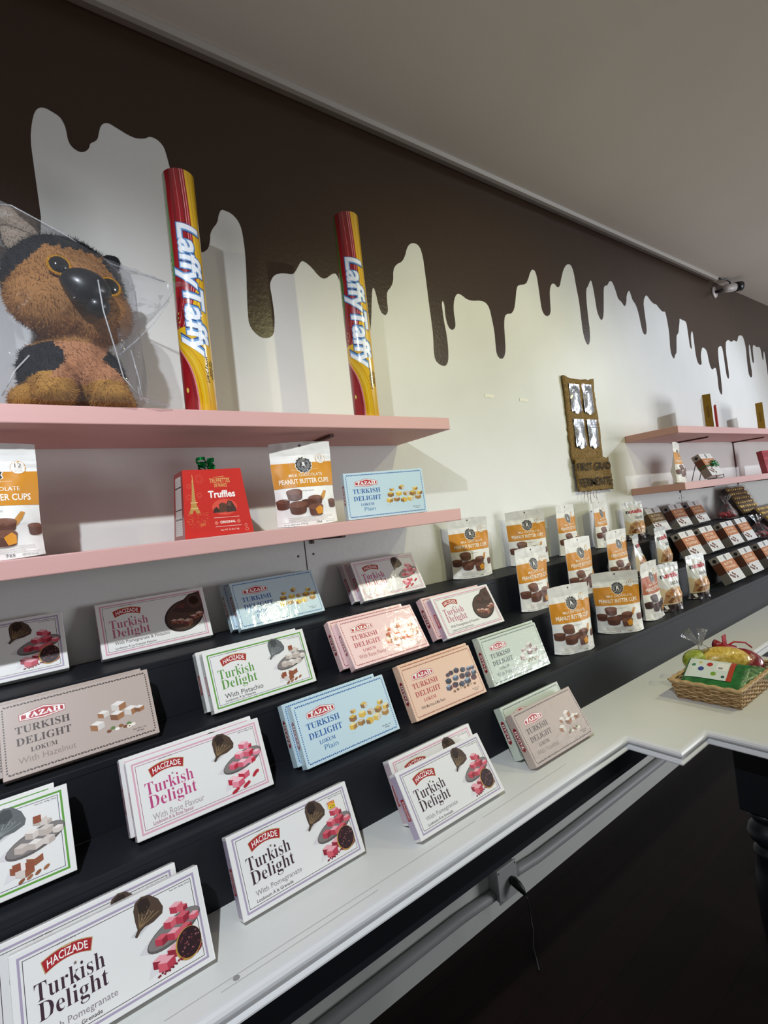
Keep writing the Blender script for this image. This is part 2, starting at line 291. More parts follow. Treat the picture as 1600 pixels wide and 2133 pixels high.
white_trim = mat('d9d9da', .3)
root = thing('counter', 'long white topped counter with black apron and stepped peninsula', 'counter', (0, .82, 0))
OUT = [(-1.6, .82), (1.366, .82), (1.366, .675), (1.526, .675), (1.526, -.55), (2.13, -.55), (2.13, .675), (2.276, .675), (2.276, .82), (7.4, .82)]
mb = MB(); zt = .92
plan = OUT + [(7.4, TY[1] + .01), (-1.6, TY[1] + .01)]
mb.prism([(x, y - .82) for x, y in plan], 'z', zt - .028, zt, white_top)
scr = mat('8f8f8b', .7)
crack = mat('a9a8a3', .7)
for x0, x1, y in ((.12, .78, .852), (.2, .5, .838), (.8, 1.12, .848)): mb.add([(x0, y - .82, zt + .0003), (x1, y - .8193, zt + .0003), (x1, y - .8182, zt + .0003), (x0, y - .819, zt + .0003)], [(0, 1, 2, 3)], crack)
mb.add([(.227 + .0055 * math.cos(k * .524), .847 - .82 + .0055 * math.sin(k * .524), zt + .0004) for k in range(12)], [tuple(range(12))], scr)
o = mb.build('countertop', root); recalc(o)
prof = [(0, .0005), (.006, 0), (.011, -.003), (.0138, -.008), (.0138, -.013), (.011, -.017), (.006, -.019), (.005, -.023), (.0065, -.027), (.012, -.029), (.0135, -.031), (.0135, -.034), (.011, -.036), (0, -.036)]
def mitre(path):
    o = []
    for i, p in enumerate(path):
        ns = []
        for a, b in ((path[i - 1], p) if i else (None, None), (p, path[i + 1]) if i < len(path) - 1 else (None, None)):
            if a is None: continue
            d = Vector((b[0] - a[0], b[1] - a[1])).normalized(); ns.append(Vector((d.y, -d.x)))
        n = ns[0] if len(ns) == 1 else (ns[0] + ns[1]) / (1 + ns[0].dot(ns[1])); o.append(n)
    return o
mn = mitre(OUT); vs = []; fs = []; n = len(prof)
for (x, y), q in zip(OUT, mn):
    for u, w in prof: vs.append((x + q.x * u, y + q.y * u - .82, zt + w))
for i in range(len(OUT) - 1):
    for k in range(n - 1): fs.append((i * n + k, i * n + k + 1, (i + 1) * n + k + 1, (i + 1) * n + k))
mb = MB(); mb.add(vs, fs, white_trim); o = mb.build('edge_moulding', root); recalc(o)
mb = MB(); mb.box(-1.6, 7.4, .848 - .82, .866 - .82, .793, zt - .03, black); mb.build('apron', root)
# dark block behind the apron of the peninsula and its turned leg
legm = mat('15161b', .38)
def turned_leg(cx, cy):
    mb = MB(); mb.bbox(cx - .05, cx + .05, cy - .05, cy + .05, .66, zt - .03, legm, .004)
    pr = [(.034, .66), (.044, .655), (.046, .645), (.036, .635), (.034, .625), (.046, .61), (.051, .592), (.046, .575), (.034, .563), (.03, .555), (.04, .545), (.042, .535), (.034, .525), (.043, .48), (.047, .42), (.044, .34), (.036, .25), (.03, .17), (.028, .13), (.04, .12), (.042, .108), (.03, .098), (.034, .08), (.044, .05), (.04, .01), (.03, 0)]
    mb.lathe(pr[::-1], legm, 28, cx, cy); o = mb.build('leg', root); recalc(o)
turned_leg(1.672, .602 - .82); turned_leg(2.0, .602 - .82); turned_leg(1.62, -.45 - .82); turned_leg(2.03, -.45 - .82)
# socket, conduit and plug on the wall under the counter
pipe = mat('a3a5a5', .5)
root = thing('wall_socket', 'white surface mounted socket box low on the wall under the counter', 'socket', (1.44, WY, .154))
mb = MB(); mb.bbox(-.052, .052, -.05, 0, -.06, .06, mat('a2a3a2', .5), .003); mb.build('back_box', root)
mb = MB(); mb.bbox(-.056, .056, -.058, -.05, -.064, .064, mat('adaeac', .45), .003)
for sx, sz in ((-.047, .054), (.047, .054), (-.047, -.054), (.047, -.054)): mb.ell((sx, -.0585, sz), (.003, .0015, .003), mat('38383a', .4), seg=8, rings=6)
mb.build('cover_plate', root)
cable = mat('0d0d0f', .5)
root = thing('power_plug', 'black moulded plug with a thin black cable hanging from the socket', 'plug', (1.455, 1.429, .157))
mb = MB(); mb.tube([(0, 0, 0), (.002, -.012, -.002), (.006, -.03, -.012), (.012, -.044, -.028), (.016, -.05, -.042)], [.014, .017, .016, .012, .006], cable, 12); mb.build('plug_body', root)
mb = MB(); mb.tube([(.016, -.05, -.04), (.02, -.056, -.062), (.022, -.058, -.11), (.018, -.063, -.142), (.0, -.085, -.153), (-.06, -.13, -.1535), (-.12, -.2, -.1535)], .003, cable, 8); mb.build('cable', root)
mb = MB(); mb.tube([(-1.6, WY - .021, .12), (.9, WY - .021, .122), (1.2, WY - .021, .122), (1.3, WY - .02, .116), (1.36, WY - .02, .112), (1.389, WY - .02, .112)], .02, pipe, 12)
tag(mb.build('conduit_pipe'), 'painted conduit pipe running along the wall left of the socket box', 'pipe')
mb = MB(); mb.tube([(1.491, WY - .02, .138), (1.54, WY - .02, .134), (1.66, WY - .021, .124), (1.9, WY - .021, .122), (7.3, WY - .021, .122)], .02, pipe, 12)
tag(mb.build('conduit_pipe'), 'painted conduit pipe running along the wall right of the socket box', 'pipe')
# ---------------------------------------------------------------- pink shelves
pink = noisy('pink_paint', 'cfa09a', 'd3a49e', 4, .5, .1, 60, (.2, 1, 1))
pink_d = mat('5a3a36', .6)
def shelf(label, x0, x1, zb, arms, vert=.02, y1=WY):
    root = thing('wall_shelf', label, 'shelf', ((x0 + x1) / 2, y1, zb)); w = (x1 - x0) / 2
    mb = MB(); mb.bbox(-w, w, 1.2005 - y1, -.001, 0, .0385, pink, .0025); mb.build('shelf_board', root)
    for ax in arms:
        mb = MB(); ax -= (x0 + x1) / 2
        mb.box(ax - .007, ax + .007, -.2, -.001, -.008, -.0005, pink_d); mb.box(ax - .005, ax + .005, -.006, -.001, -vert, -.0005, pink_d)
        mb.build('bracket', root)
ZU, ZL = H + .271, H - .030
shelf('upper pink painted shelf at left holding the plush dog and two tubes', -1.25, 1.195, ZU, (.79, -.45))
shelf('lower pink painted shelf at left holding the red truffle box', -1.25, 1.197, ZL, (.79, -.45))
shelf('upper pink shelf at right with the slim gold boxes on it', 2.845, 6.6, ZU, (3.44, 4.39, 5.35), .19)
shelf('lower pink shelf at right under the one with gold boxes', 2.845, 6.6, ZL, (3.44, 4.39, 5.35))
SU, SLO = ZU + .0385, ZL + .0385
# ---------------------------------------------------------------- boxes of sweets leaning on the steps
BW, BH, BT = .265, .139, .027
def pk(coat, bump=0, rough=.42):
    return lambda c: mat(c, rough, 0, .4, coat, .07, bump, 38) if coat else mat(c, rough)
def lid(a, c1, c2, c3):
    """ornate metal cone lid lying on its side"""
    a.poly([(.57, .62), (.6, .655), (.66, .68), (.70, .67), (.62, .60)], 'c9c7c8'); a.up()
    a.poly([(.596, .62), (.612, .66), (.606, .74), (.604, .85), (.618, .92), (.655, .955), (.70, .94), (.745, .86), (.765, .76), (.755, .70), (.70, .66), (.65, .655), (.625, .63), (.612, .605)], c1); a.up()
    a.poly([(.632, .80), (.628, .90), (.655, .935), (.69, .92), (.70, .84), (.665, .78)], c2)
    for k in range(5): a.line((.622, .665), (.635 + .026 * k, .86 - .03 * k), .0011, c3)
    for k in range(7): a.ell(.645 + .016 * (k % 4), .74 + .03 * (k // 2), .004, .004, c3, 6)
    a.ell(.603, .61, .009, .009, c1, 10)
def badge(a, x0=.137, x1=.388, y0=.695, y1=.815, sag=.05):
    def arc(px, top, n=10): return [(x0 + (x1 - x0) * (px + (1 - 2 * px) * k / n), (y1 if top else y0) + sag * (1 - (2 * k / n - 1) ** 2)) for k in range(n + 1)]
    a.poly(arc(.0, True) + arc(.06, False)[::-1], 'b59a6a'); a.up()
    def sh(p): return [((u - (x0 + x1) / 2) * .965 + (x0 + x1) / 2, (v - (y0 + y1) / 2 - .02) * .88 + (y0 + y1) / 2 + .02) for u, v in p]
    a.poly(sh(arc(.0, True) + arc(.06, False)[::-1]), 'a51d26'); a.up()
    def w(u, v): return u, v + sag * (1 - ((u - (x0 + x1) / 2) / ((x1 - x0) / 2)) ** 2)
    a.text('HACIZADE', x0 + .028, y0 + .018, x1 - .028, y1 - .028, 'f4f0ea', off=.012, warp=w)
    a.text('~~', x0 + .105, y1 - .018, x1 - .105, y1 - .008, 'e0c99a', warp=w)
    a.text('SINCE 1870', x0 + .08, y1 + .03, x1 - .08, y1 + .047, '6b6266', warp=w)
def star(a, u, v, r, col):
    a.poly([(u + r * (1 if k % 2 == 0 else .42) * math.sin(k * math.pi / 5), v + r * 1.9 * (1 if k % 2 == 0 else .42) * math.cos(k * math.pi / 5)) for k in range(10)], col)
def hac(kind):
    band, line, title, sub, t1, t2 = dict(
        pom=('a79ab2', '3a2b3c', '3d2633', '8a8288', 'With Pomegranate', 'Loukoum \u00c0 la Grenade'),
        rose=('d7a4b4', '9a4a66', 'b8437a', 'a89aa0', 'With Rose Flavour', 'Loukoum A la Rose Savour'),
        pis=('5b9a37', '33405c', '5c9442', '4c4a4c', 'With Pistachio', 'Loukoum \u00c0 la Pistache'),
        pp=('d59aad', '5a2338', 'b9647f', '4a3f44', 'With Pomegranate & Pistachio', 'Loukoum \u00c0 La Grenade Pistache'))[kind]
    a = Art(BW, BH); a.frame(.034, .052, .0032, band); a.frame(.057, .095, .0009, line); a.up()
    badge(a); a.up()
    a.text(ser('Turkish'), .098, .497, .43, .655, title, off=-.007); a.text(ser('Delight'), .108, .285, .437, .485, title, off=-.007)
    star(a, .292, .665, .011, '6c5a50' if kind != 'rose' else '8c7a78')
    if kind == 'pp':
        a.text(t1, .118, .185, .60, .262, sub, off=.004); a.text(t2, .118, .122, .47, .17, sub, off=.01)
    else:
        a.text(t1, .118, .175, .472, .255, sub, off=.002); a.text(t2, .115, .122, .39, .17, '4a4046' if kind != 'rose' else 'b06a86', off=.012)
    a.text('Net Wt. 454g (16oz)', .815, .862, .935, .885, '55505a', off=.01); a.up()
    if kind in ('pom', 'rose', 'pis'):
        if kind == 'pis': lid(a, '5e6264', '3f4446', '8b9090')
        else: lid(a, '4b3a2e', '2a1d17', '8d7450')
        a.up()
        A_, B_, C_, D_ = dict(pom=('b5374a', 'cf5a68', 'e6a3ab', '8f2233'), rose=('cf5a70', 'e08a9a', 'f2c4cb', 'b8243a'), pis=('b9aba2', 'd0c5bd', 'e6ded8', '8f5236'))[kind]
        a.poly([(.60, .42), (.66, .38), (.72, .44), (.66, .5)], 'd4d0d2'); a.poly([(.63, .16), (.7, .19), (.7, .3), (.65, .25)], 'dbd6d8'); a.up()
        a.ell(.805, .49, .165, .062, '5d5654', 28, rot=14); a.up(); a.ell(.805, .50, .158, .052, '7d7674', 28, rot=14); a.up()
        rows = [(.835, .69, .045), (.872, .655, .03), (.79, .575, .045), (.862, .565, .048), (.925, .53, .034), (.73, .46, .044), (.80, .455, .046), (.87, .455, .04)]
        for i, (u, v, sz) in enumerate(rows):
            cube2(a, u, v - .0, sz, (C_, B_)[i % 2], (A_, B_, A_)[i % 3], (B_, D_ if kind != 'pis' else A_)[i % 2]); a.up()
        for u, v, sz in ((.79, .30, .05), (.705, .27, .05), (.735, .225, .056)):
            cube2(a, u, v, sz, C_, (D_, B_, D_)[int(v * 100) % 3], A_ if kind != 'pis' else D_); a.up()
        if kind == 'pom':
            a.ell(.868, .295, .075, .083, 'b58a3a', 24, rot=-25); a.up(); a.ell(.872, .30, .07, .077, '2a1218', 24, rot=-25); a.up()
            for k in range(34):
                r_ = .062 * math.sqrt(random.random()); t_ = random.random() * 6.28
                a.ell(.872 + r_ * math.cos(t_), .30 + r_ * 2 * math.sin(t_), .0055, .0042, ('6e3038', '8a5a58', '4a1c26')[k % 3], 6)
            a.poly([(.90, .15), (.935, .19), (.945, .25), (.925, .20)], '7a1c26')
            for k in range(15): a.ell(.68 + .0105 * k + .006 * random.random(), .12 + .0035 * k + .03 * random.random(), .0065, .0058, ('6f1624', '8c2432')[k % 2], 8)
        elif kind == 'rose':
            for u, v, r0 in ((.70, .12, 20), (.79, .145, 25), (.875, .25, 40)):
                a.ell(u, v, .03, .012, 'b01f30', 14, rot=r0); a.ell(u + .022, v + .02, .014, .012, 'c43342', 10, rot=r0)
        else:
            for k, (u, v) in enumerate(((.715, .125), (.757, .135), (.80, .15), (.845, .17))): a.ell(u, v, .019, .0095, ('8a5233', '9c6540')[k % 2], 12, rot=30)
            for u, v in ((.83, .73), (.705, .30), (.77, .27)): a.rect(u - .03, v - .06, u + .012, v + .02, '8d4a30')
    else:
        a.ell(.77, .50, .20, .155, '2b1c18', 30, rot=22); a.up(); a.ell(.775, .51, .185, .14, '4a342c', 30, rot=22); a.up()
        a.poly([(.66, .62), (.74, .74), (.85, .90), (.955, .93), (.965, .60), (.90, .52), (.75, .55)], '3a2620'); a.up()
        a.ell(.89, .74, .075, .075, '4d352c', 20); a.ell(.885, .76, .05, .045, '5f453a', 16); a.up()
        for u, v, sz in ((.66, .42, .035), (.72, .40, .045), (.79, .36, .055), (.91, .47, .045), (.855, .44, .035)):
            cube2(a, u, v, sz, 'c9a39a', '6b2f2a', '8f5a48'); a.up()
            for k in range(4): a.ell(u + random.uniform(-.03, .03), v + random.uniform(-.08, .05), .006, .005, ('c09a4a', '7d2a2a')[k % 2], 6)
        a.poly([(.71, .68), (.77, .63), (.80, .74), (.75, .72)], '5a2a28')
    return a
def dashes(a, col):
    def run(u0, v0, u1, v1, n):
        for k in range(n):
            t = (k + .5) / n; u, v = u0 + (u1 - u0) * t, v0 + (v1 - v0) * t; hz = abs(u1 - u0) > abs(v1 - v0); s_ = 1 if k % 2 else -1
            if hz:
                w = .40 * (u1 - u0) / n; a.poly([(u - w, v - .010 - .005 * s_), (u + w, v - .010 + .005 * s_), (u + w, v + .010 + .005 * s_), (u - w, v + .010 - .005 * s_)], col)
                if k % 3 == 0: a.line((u - w, v + .016), (u + w, v - .012), .0006, col)
            else:
                w = .40 * (v1 - v0) / n; a.poly([(u - .005, v - w), (u + .005, v - w * .4), (u + .005, v + w), (u - .005, v + w * .4)], col)
    run(.03, .945, .97, .945, 46); run(.03, .055, .97, .055, 46); run(.026, .07, .026, .93, 24); run(.974, .07, .974, .93, 24)
TZK = dict(plain=('c2d8e0', '3a6ba8', '2a5da0', 'Plain', '4d7fae'), rose=('ecc9c8', 'a04a5a', 'ad3550', 'With Rose Flavor', 'a5455a'), mix=('e6c2aa', 'a0604a', 'b03a3c', 'With Mix Nuts & Mix Flavor', '5a4a48'),
           pis=('c6cfc2', '50605a', '3d4a48', 'With Pistachio', '46524e'), haz=('b7a69d', '50443f', '4a3d3c', 'With Hazelnut', '8d7d74'))
def taz(kind):
    bg, bd, tc, fl, fc = TZK[kind]; a = Art(BW, BH); dashes(a, bd); a.up()
    a.poly([(.118, .715), (.27, .685), (.405, .715), (.405, .80), (.27, .86), (.118, .80)], 'a82a38'); a.up()
    a.poly([(.122, .722), (.27, .694), (.401, .722), (.401, .795), (.27, .851), (.122, .795)], 'f2ece8'); a.up()
    a.poly([(.132, .732), (.27, .708), (.391, .732), (.391, .785), (.27, .835), (.132, .785)], 'b3202f'); a.up()
    a.text(ser('TAZAH'), .148, .732, .378, .802, 'f6f2ee', off=.02)
    a.text(ser('TURKISH'), .09, .545, .425, .645, tc); a.text(ser('DELIGHT'), .09, .39, .425, .49, tc); a.text(ser('LOKUM'), .17, .275, .33, .335, tc)
    if kind == 'plain': a.text(fl, .205, .165, .34, .245, fc)
    elif kind == 'mix': a.text(fl, .105, .16, .43, .215, fc, off=.008)
    else: a.text(fl, .095, .155, .44, .235, fc)
    a.text('Net Wt: 1 Lb', .82, .145, .915, .168, '3d3a3c', off=.012); a.text('(454g)', .845, .108, .895, .132, '3d3a3c', off=.012); a.up()
    P = dict(plain=('d9b24a', 'a87c3e', 'e7d9a0', 'cfc3b0', '8f6a42'), rose=('c9563c', 'a8705a', 'ecc9b4', 'd98a6a', '8f4a38'), mix=('4a5568', '5c3038', '8fa3b8', '3a3440', '2c2a34'),
             pis=('8a6a60', 'b7aaa4', 'dcd6d0', '6d453c', 'a09088'), haz=('9c6a44', 'cfc6bf', 'e6e0da', '7d5236', 'b89a80'))[kind]
    if kind in ('plain', 'rose', 'mix'):
        spots = [(.53, .35, .052), (.62, .36, .05), (.71, .33, .05), (.80, .35, .056), (.90, .37, .05), (.55, .47, .05), (.655, .48, .05), (.75, .47, .048), (.835, .46, .052), (.925, .46, .046), (.57, .58, .035), (.70, .61, .046), (.875, .56, .04)]
        if kind == 'mix': spots += [(.62, .60, .04), (.79, .58, .045), (.93, .56, .036)]
        for i, (u, v, sz) in enumerate(spots):
            cube2(a, u, v, sz * .92, P[(2, 3, 0)[i % 3]], P[(0, 1, 4)[i % 3]], P[(1, 4, 0, 3)[i % 4]]); a.up()
        if kind == 'rose':
            a.ell(.60, .21, .035, .011, 'a83326', 12, rot=-20); a.ell(.80, .22, .03, .01, 'b0453a', 12, rot=15); a.ell(.70, .25, .05, .012, 'b5a08c', 12)
        if kind == 'mix':
            for k in range(7): a.ell(.58 + .05 * k, .245 + .012 * (k % 3), .018, .013, ('8a6038', '6b4a30', 'c4a888')[k % 3], 10)
        if kind == 'plain': a.rect(.49, .24, .53, .25, bg)
    else:
        for i, (u, v, sz) in enumerate(((.75, .56, .06), (.64, .50, .045), (.73, .43, .055), (.83, .45, .055), (.59, .36, .055), (.89, .44, .04))[:5 if kind == 'pis' else 6]):
            cube2(a, u, v, sz, P[2], P[(1, 0, 3)[i % 3]], P[(0, 1, 0)[i % 3]]); a.up()
        for k in range(7): a.ell(.66 + .028 * k, .235 + .03 * (k % 2), .017, .012, (('7a4a2e', '5d7a3e', 'ece4d8', '8a5a38') if kind == 'haz' else ('6d7a4a', '8d6a4a', 'b7a88a', '5a6a3a'))[k % 4], 10)
        a.up(); a.ell(.80, .225, .018, .014, 'efe6da', 10); a.up(); a.ell(.80, .225, .008, .006, '8a5a3a', 8)
    return a
def carton(kind):
    isT = kind in TZK and not kind.startswith('h_')
    return kind
def make_box(design):
    brand, kind = design; mb = MB()
    body = 'e4e2df' if brand == 'h' else TZK[kind][0]
    mk = pk(.35, .25) if brand == 'h' else pk(.9, .28, .35)
    mb.bbox(-BW / 2, BW / 2, 0, BT, 0, BH, mk(body), .0012, 2)
    art = hac(kind) if brand == 'h' else taz(kind)
    art.emit(mb, lambda u, v, d: (u - BW / 2, -d, v), mk)
    sd = Art(BT, BH)
    if brand == 'h':
        sd.rect(.05, .04, .95, .96, {'pom': 'b5a8be', 'rose': 'c9b5bd', 'pis': 'b5b8b4', 'pp': 'b9a3b4'}[kind]); sd.up(); sd.rect(.28, .30, .78, .62, 'a32b34'); sd.up(); sd.text('HACIZADE', .40, .33, .66, .59, 'efe6e0', rot=90, off=.01)
    else:
        sd.poly([(.25, .34), (.5, .30), (.75, .34), (.75, .72), (.5, .76), (.25, .72)], '8f2430'); sd.up(); sd.text(ser('TAZAH'), .34, .36, .66, .70, 'efe6e0', rot=90, off=.015)
    sd.emit(mb, lambda u, v, d: (-BW / 2 - d, BT - u, v), mk)
    me = mb.mesh('sweet_box'); return me
BOXES = {}
def place_box(design, label, x, y, z, tilt, rz=0, group='turkish delight boxes leaning on the steps', sticker=False):
    if design not in BOXES: BOXES[design] = make_box(design)
    o = bpy.data.objects.new('sweet_box', BOXES[design]); C.objects.link(o)
    t = R_(tilt); o.location = (x, y, z + BT * math.sin(t) + .0004); o.rotation_euler = (-t, 0, R_(rz))
    tag(o, label, 'box', group)
    if sticker:
        a = Art(BW, BH); a.L = 66; a.rect(.797, .735, .857, .785, 'e9c51f'); a.rect(.797, .785, .857, .83, 'c9481f'); a.up(); a.text('SALE', .80, .79, .853, .823, 'f2d24a', off=.02); a.text('4.99', .806, .742, .85, .775, '5a4a1a', off=.02)
        mb = MB(); a.emit(mb, lambda u, v, d: (u - BW / 2, -d, v), lambda c: mat(c, .5)); s_ = mb.build('price_sticker', o); s_['label'] = 'yellow and orange price sticker'
    return o
def on_step(t, n, tilt): # y of the front bottom edge when the n-th box from the riser leans on it
    ry = {0: TY[1], 1: TY[2], 2: TY[3], 3: WY}[t]; a = R_(tilt)
    return ry - .003 - BH * math.sin(a) - n * (BT * math.cos(a) + .0012)
def stack(t, x, front, flabel, back=None, blabel=None, xb=None, tilt=24, rz=0, yf=None, tf=None, sticker=False):
    z = TZ[t]
    if back: place_box(back, blabel, xb, on_step(t, 1, tilt), z, tilt, rz)
    place_box(front, flabel, x, yf if yf else on_step(t, 2 if back else 1, tilt), z, tf or tilt, rz, sticker=sticker)
P_, R2, G_, PP = ('h', 'pom'), ('h', 'rose'), ('h', 'pis'), ('h', 'pp')
stack(0, .078, P_, 'purple bordered pomegranate box nearest the bottom left corner, front of its pair', P_, 'purple bordered pomegranate box half hidden behind the bottom left one', .05, 24, yf=.893)
stack(0, .406, P_, 'lone purple bordered pomegranate box on the white counter with a yellow price sticker', tilt=23, rz=.6, sticker=True)
stack(0, .768, P_, 'purple bordered pomegranate sweets box on the counter in front of a pink one', R2, 'pink bordered rose sweets box on the counter behind a purple bordered one', .788, 24, yf=.868, tf=31)
stack(0, 1.166, ('t', 'haz'), 'beige hazelnut box at the right end of the counter row before a green one', ('t', 'pis'), 'pale green sweets box on the counter behind the beige hazelnut one', 1.176, 24, yf=.875, tf=29)
stack(1, -.09, G_, 'green bordered pistachio box cut off by the left edge, front of its pair', G_, 'green bordered pistachio box behind the one cut off by the left edge', -.108)
stack(1, .269, R2, 'pink bordered rose flavour box on the lowest black step, front of its pair', R2, 'pink bordered rose box mostly hidden behind the one on the lowest black step', .262, 23)
stack(1, .613, ('t', 'plain'), 'pale blue plain lokum box on the lowest black step, front of its pair', ('t', 'plain'), 'pale blue plain lokum box behind its twin on the lowest black step', .603, 22, rz=1)
stack(1, .93, ('t', 'mix'), 'peach mixed nuts lokum box on the lowest black step, front of its pair', ('t', 'mix'), 'peach lokum box behind the mixed nuts one on the lowest black step', .945, 23)
stack(1, 1.24, ('t', 'pis'), 'pale green pistachio lokum box on the lowest black step, front of its pair', ('t', 'pis'), 'pale green lokum box behind its twin on the lowest black step', 1.262, 19, rz=-1)
stack(2, .084, ('t', 'haz'), 'beige hazelnut lokum box on the middle black step at the left, front of its pair', ('t', 'haz'), 'beige hazelnut lokum box behind its twin on the middle black step', .075, 28)
stack(2, .468, G_, 'green bordered pistachio box on the middle black step, front of its pair', G_, 'green bordered pistachio box behind its twin on the middle black step', .46, 20, rz=1)
stack(2, .838, ('t', 'rose'), 'pale pink rose lokum box on the middle black step, front of its pair', ('t', 'rose'), 'pale pink rose lokum box behind its twin on the middle black step', .822, 27, yf=1.168, tf=31.5)
stack(2, 1.185, PP, 'pink bordered pomegranate and pistachio box at the right end of the middle step', ('t', 'rose'), 'pale pink lokum box behind the pomegranate and pistachio one on the middle step', 1.165, 27)
stack(3, -.049, P_, 'purple bordered pomegranate box half in shade on the top step at the left edge')
stack(3, .284, PP, 'pomegranate and pistachio box with a dark chocolate picture half in shade on the top step', tilt=23)
stack(3, .616, ('t', 'plain'), 'pale blue plain lokum box with glare on the top step, front of its pair', ('t', 'plain'), 'pale blue lokum box behind the one with glare on the top step', .602, 25.6, rz=1)
stack(3, 1.024, R2, 'pink bordered rose box half shaded at right end of the top step, front box', R2, 'pink bordered rose box behind its twin at the right end of the top step', 1.006, 25.4)
# the one standing on the lower pink shelf
place_box(('t', 'plain'), 'pale blue plain lokum box standing upright on the lower pink shelf', .927, 1.232, SLO, 2, -12, group=None)
# ---------------------------------------------------------------- stand-up pouches
def pouch_parts(W, Hh, body_m, seal_m, art, mk, depth=.034, seal_v=.84, seed=1, back_art=None, notch=False, cut=.006):
    rnd = random.Random(seed); nu, nv = 36, 60; ph = [rnd.uniform(0, 6.28) for _ in range(6)]
    def A(v):
        if v < .3: return depth * (.80 + .2 * v / .3)
        if v < seal_v: t = (v - .3) / (seal_v - .3); return depth * (1 - t) ** 1.15 + .0012
        return .0012
    def wd(v): return 1 - .035 * math.sin(math.pi * min(v / .75, 1)) * min(1, A(v) / depth * 1.2)
    def crease(u, v): return (.0016 * math.sin(9 * u + 7 * v + ph[0]) * math.sin(11 * v - 4 * u + ph[1]) + .0011 * math.sin(23 * v + 6 * u + ph[2]) * math.sin(13 * u + ph[3])) * min(1, (1 - abs(u)) * 3 + .15)
    def front(u, v):   # u -1..1, v 0..1 -> half depth
        e = 1 - abs(u) ** 2.6; base = A(v) * e
        if v < .12: base = max(base, depth * .8 * (1 - abs(u) ** 5) * (1 - v / .12) + base * v / .12) * (.9 if abs(u) > .98 else 1)
        return max(base + crease(u, v) * (1 if v < seal_v else .5), .0008)
    def P(u, v, sgn, d=0):
        x = u * W / 2 * wd(v); bend = .012 * (v - .4) ** 2 * math.sin(ph[4]) + .004 * u * math.sin(ph[5]) * (1 if v > .8 else .3)
        zz = v * Hh + (.004 * (u * u) if v < .02 else 0) - (.0035 * u * u if v > .98 else 0)
        return (x, (-1 if sgn > 0 else 1) * (front(u, v) + d) + bend, zz)
    def grid(v0, v1, m, mb):
        n = max(2, int(nv * (v1 - v0)))
        for sgn in (1, -1):
            vs = []; fs = []
            for j in range(n + 1):
                for i in range(nu + 1): vs.append(P(-1 + 2 * i / nu, v0 + (v1 - v0) * j / n, sgn))
            for j in range(n):
                for i in range(nu):
                    q = (j * (nu + 1) + i, j * (nu + 1) + i + 1, (j + 1) * (nu + 1) + i + 1, (j + 1) * (nu + 1) + i); fs.append(q if sgn > 0 else q[::-1])
            mb.add(vs, fs, m, True)
        for v in ((v0,) if v0 == 0 else ()) + ((v1,) if v1 == 1 else ()):
            vs = [P(-1 + 2 * i / nu, v, s_) for s_ in (1, -1) for i in range(nu + 1)]
            mb.add(vs, [(i, i + 1, i + 1 + nu + 1, i + nu + 1) for i in range(nu)], m)
        for s_ in (-1, 1):
            vs = [P(s_, v0 + (v1 - v0) * j / n, t) for t in (1, -1) for j in range(n + 1)]
            mb.add(vs, [(j, j + 1, j + 1 + n + 1, j + n + 1) for j in range(n)], m)
    b = MB(); grid(0, seal_v, body_m, b)
    t = MB(); grid(seal_v, 1, seal_m, t)
    fn = lambda u, v, d: P(max(-1, min(1, (u - W / 2) / (W / 2))), v / Hh, 1, d + .0007)
    art.emit(b, fn, mk, dz=6e-5, cut=(cut, cut))
    if notch: t.add([(.0035 * math.cos(k) + 0, P(0, .955, 1, .0006)[1], .955 * Hh + .0035 * math.sin(k)) for k in [i * .6283 for i in range(10)]], [tuple(range(10))], mat('5a5754', .6))
    return b.mesh('pouch_body'), t.mesh('top_seal')
def cup(a, u, v, r, hgt, top, side, bite=None):
    a.poly([(u - r, v), (u - r * .86, v - hgt)] + [(u + r * .86 * math.cos(R_(180 + 18 * k)), v - hgt + r * .30 * a.W / a.H * math.sin(R_(180 + 18 * k)) ) for k in range(11)] + [(u + r * .86, v - hgt), (u + r, v)], side); a.up()
    a.ell(u, v, r, r * .36, top, 22); a.up()
    if bite: a.poly([(u - .1 * r, v - hgt * .35), (u + .55 * r, v + .01), (u + .9 * r, v - .02), (u + .85 * r, v - hgt), (u + .2 * r, v - hgt * 1.15)], bite); a.up()
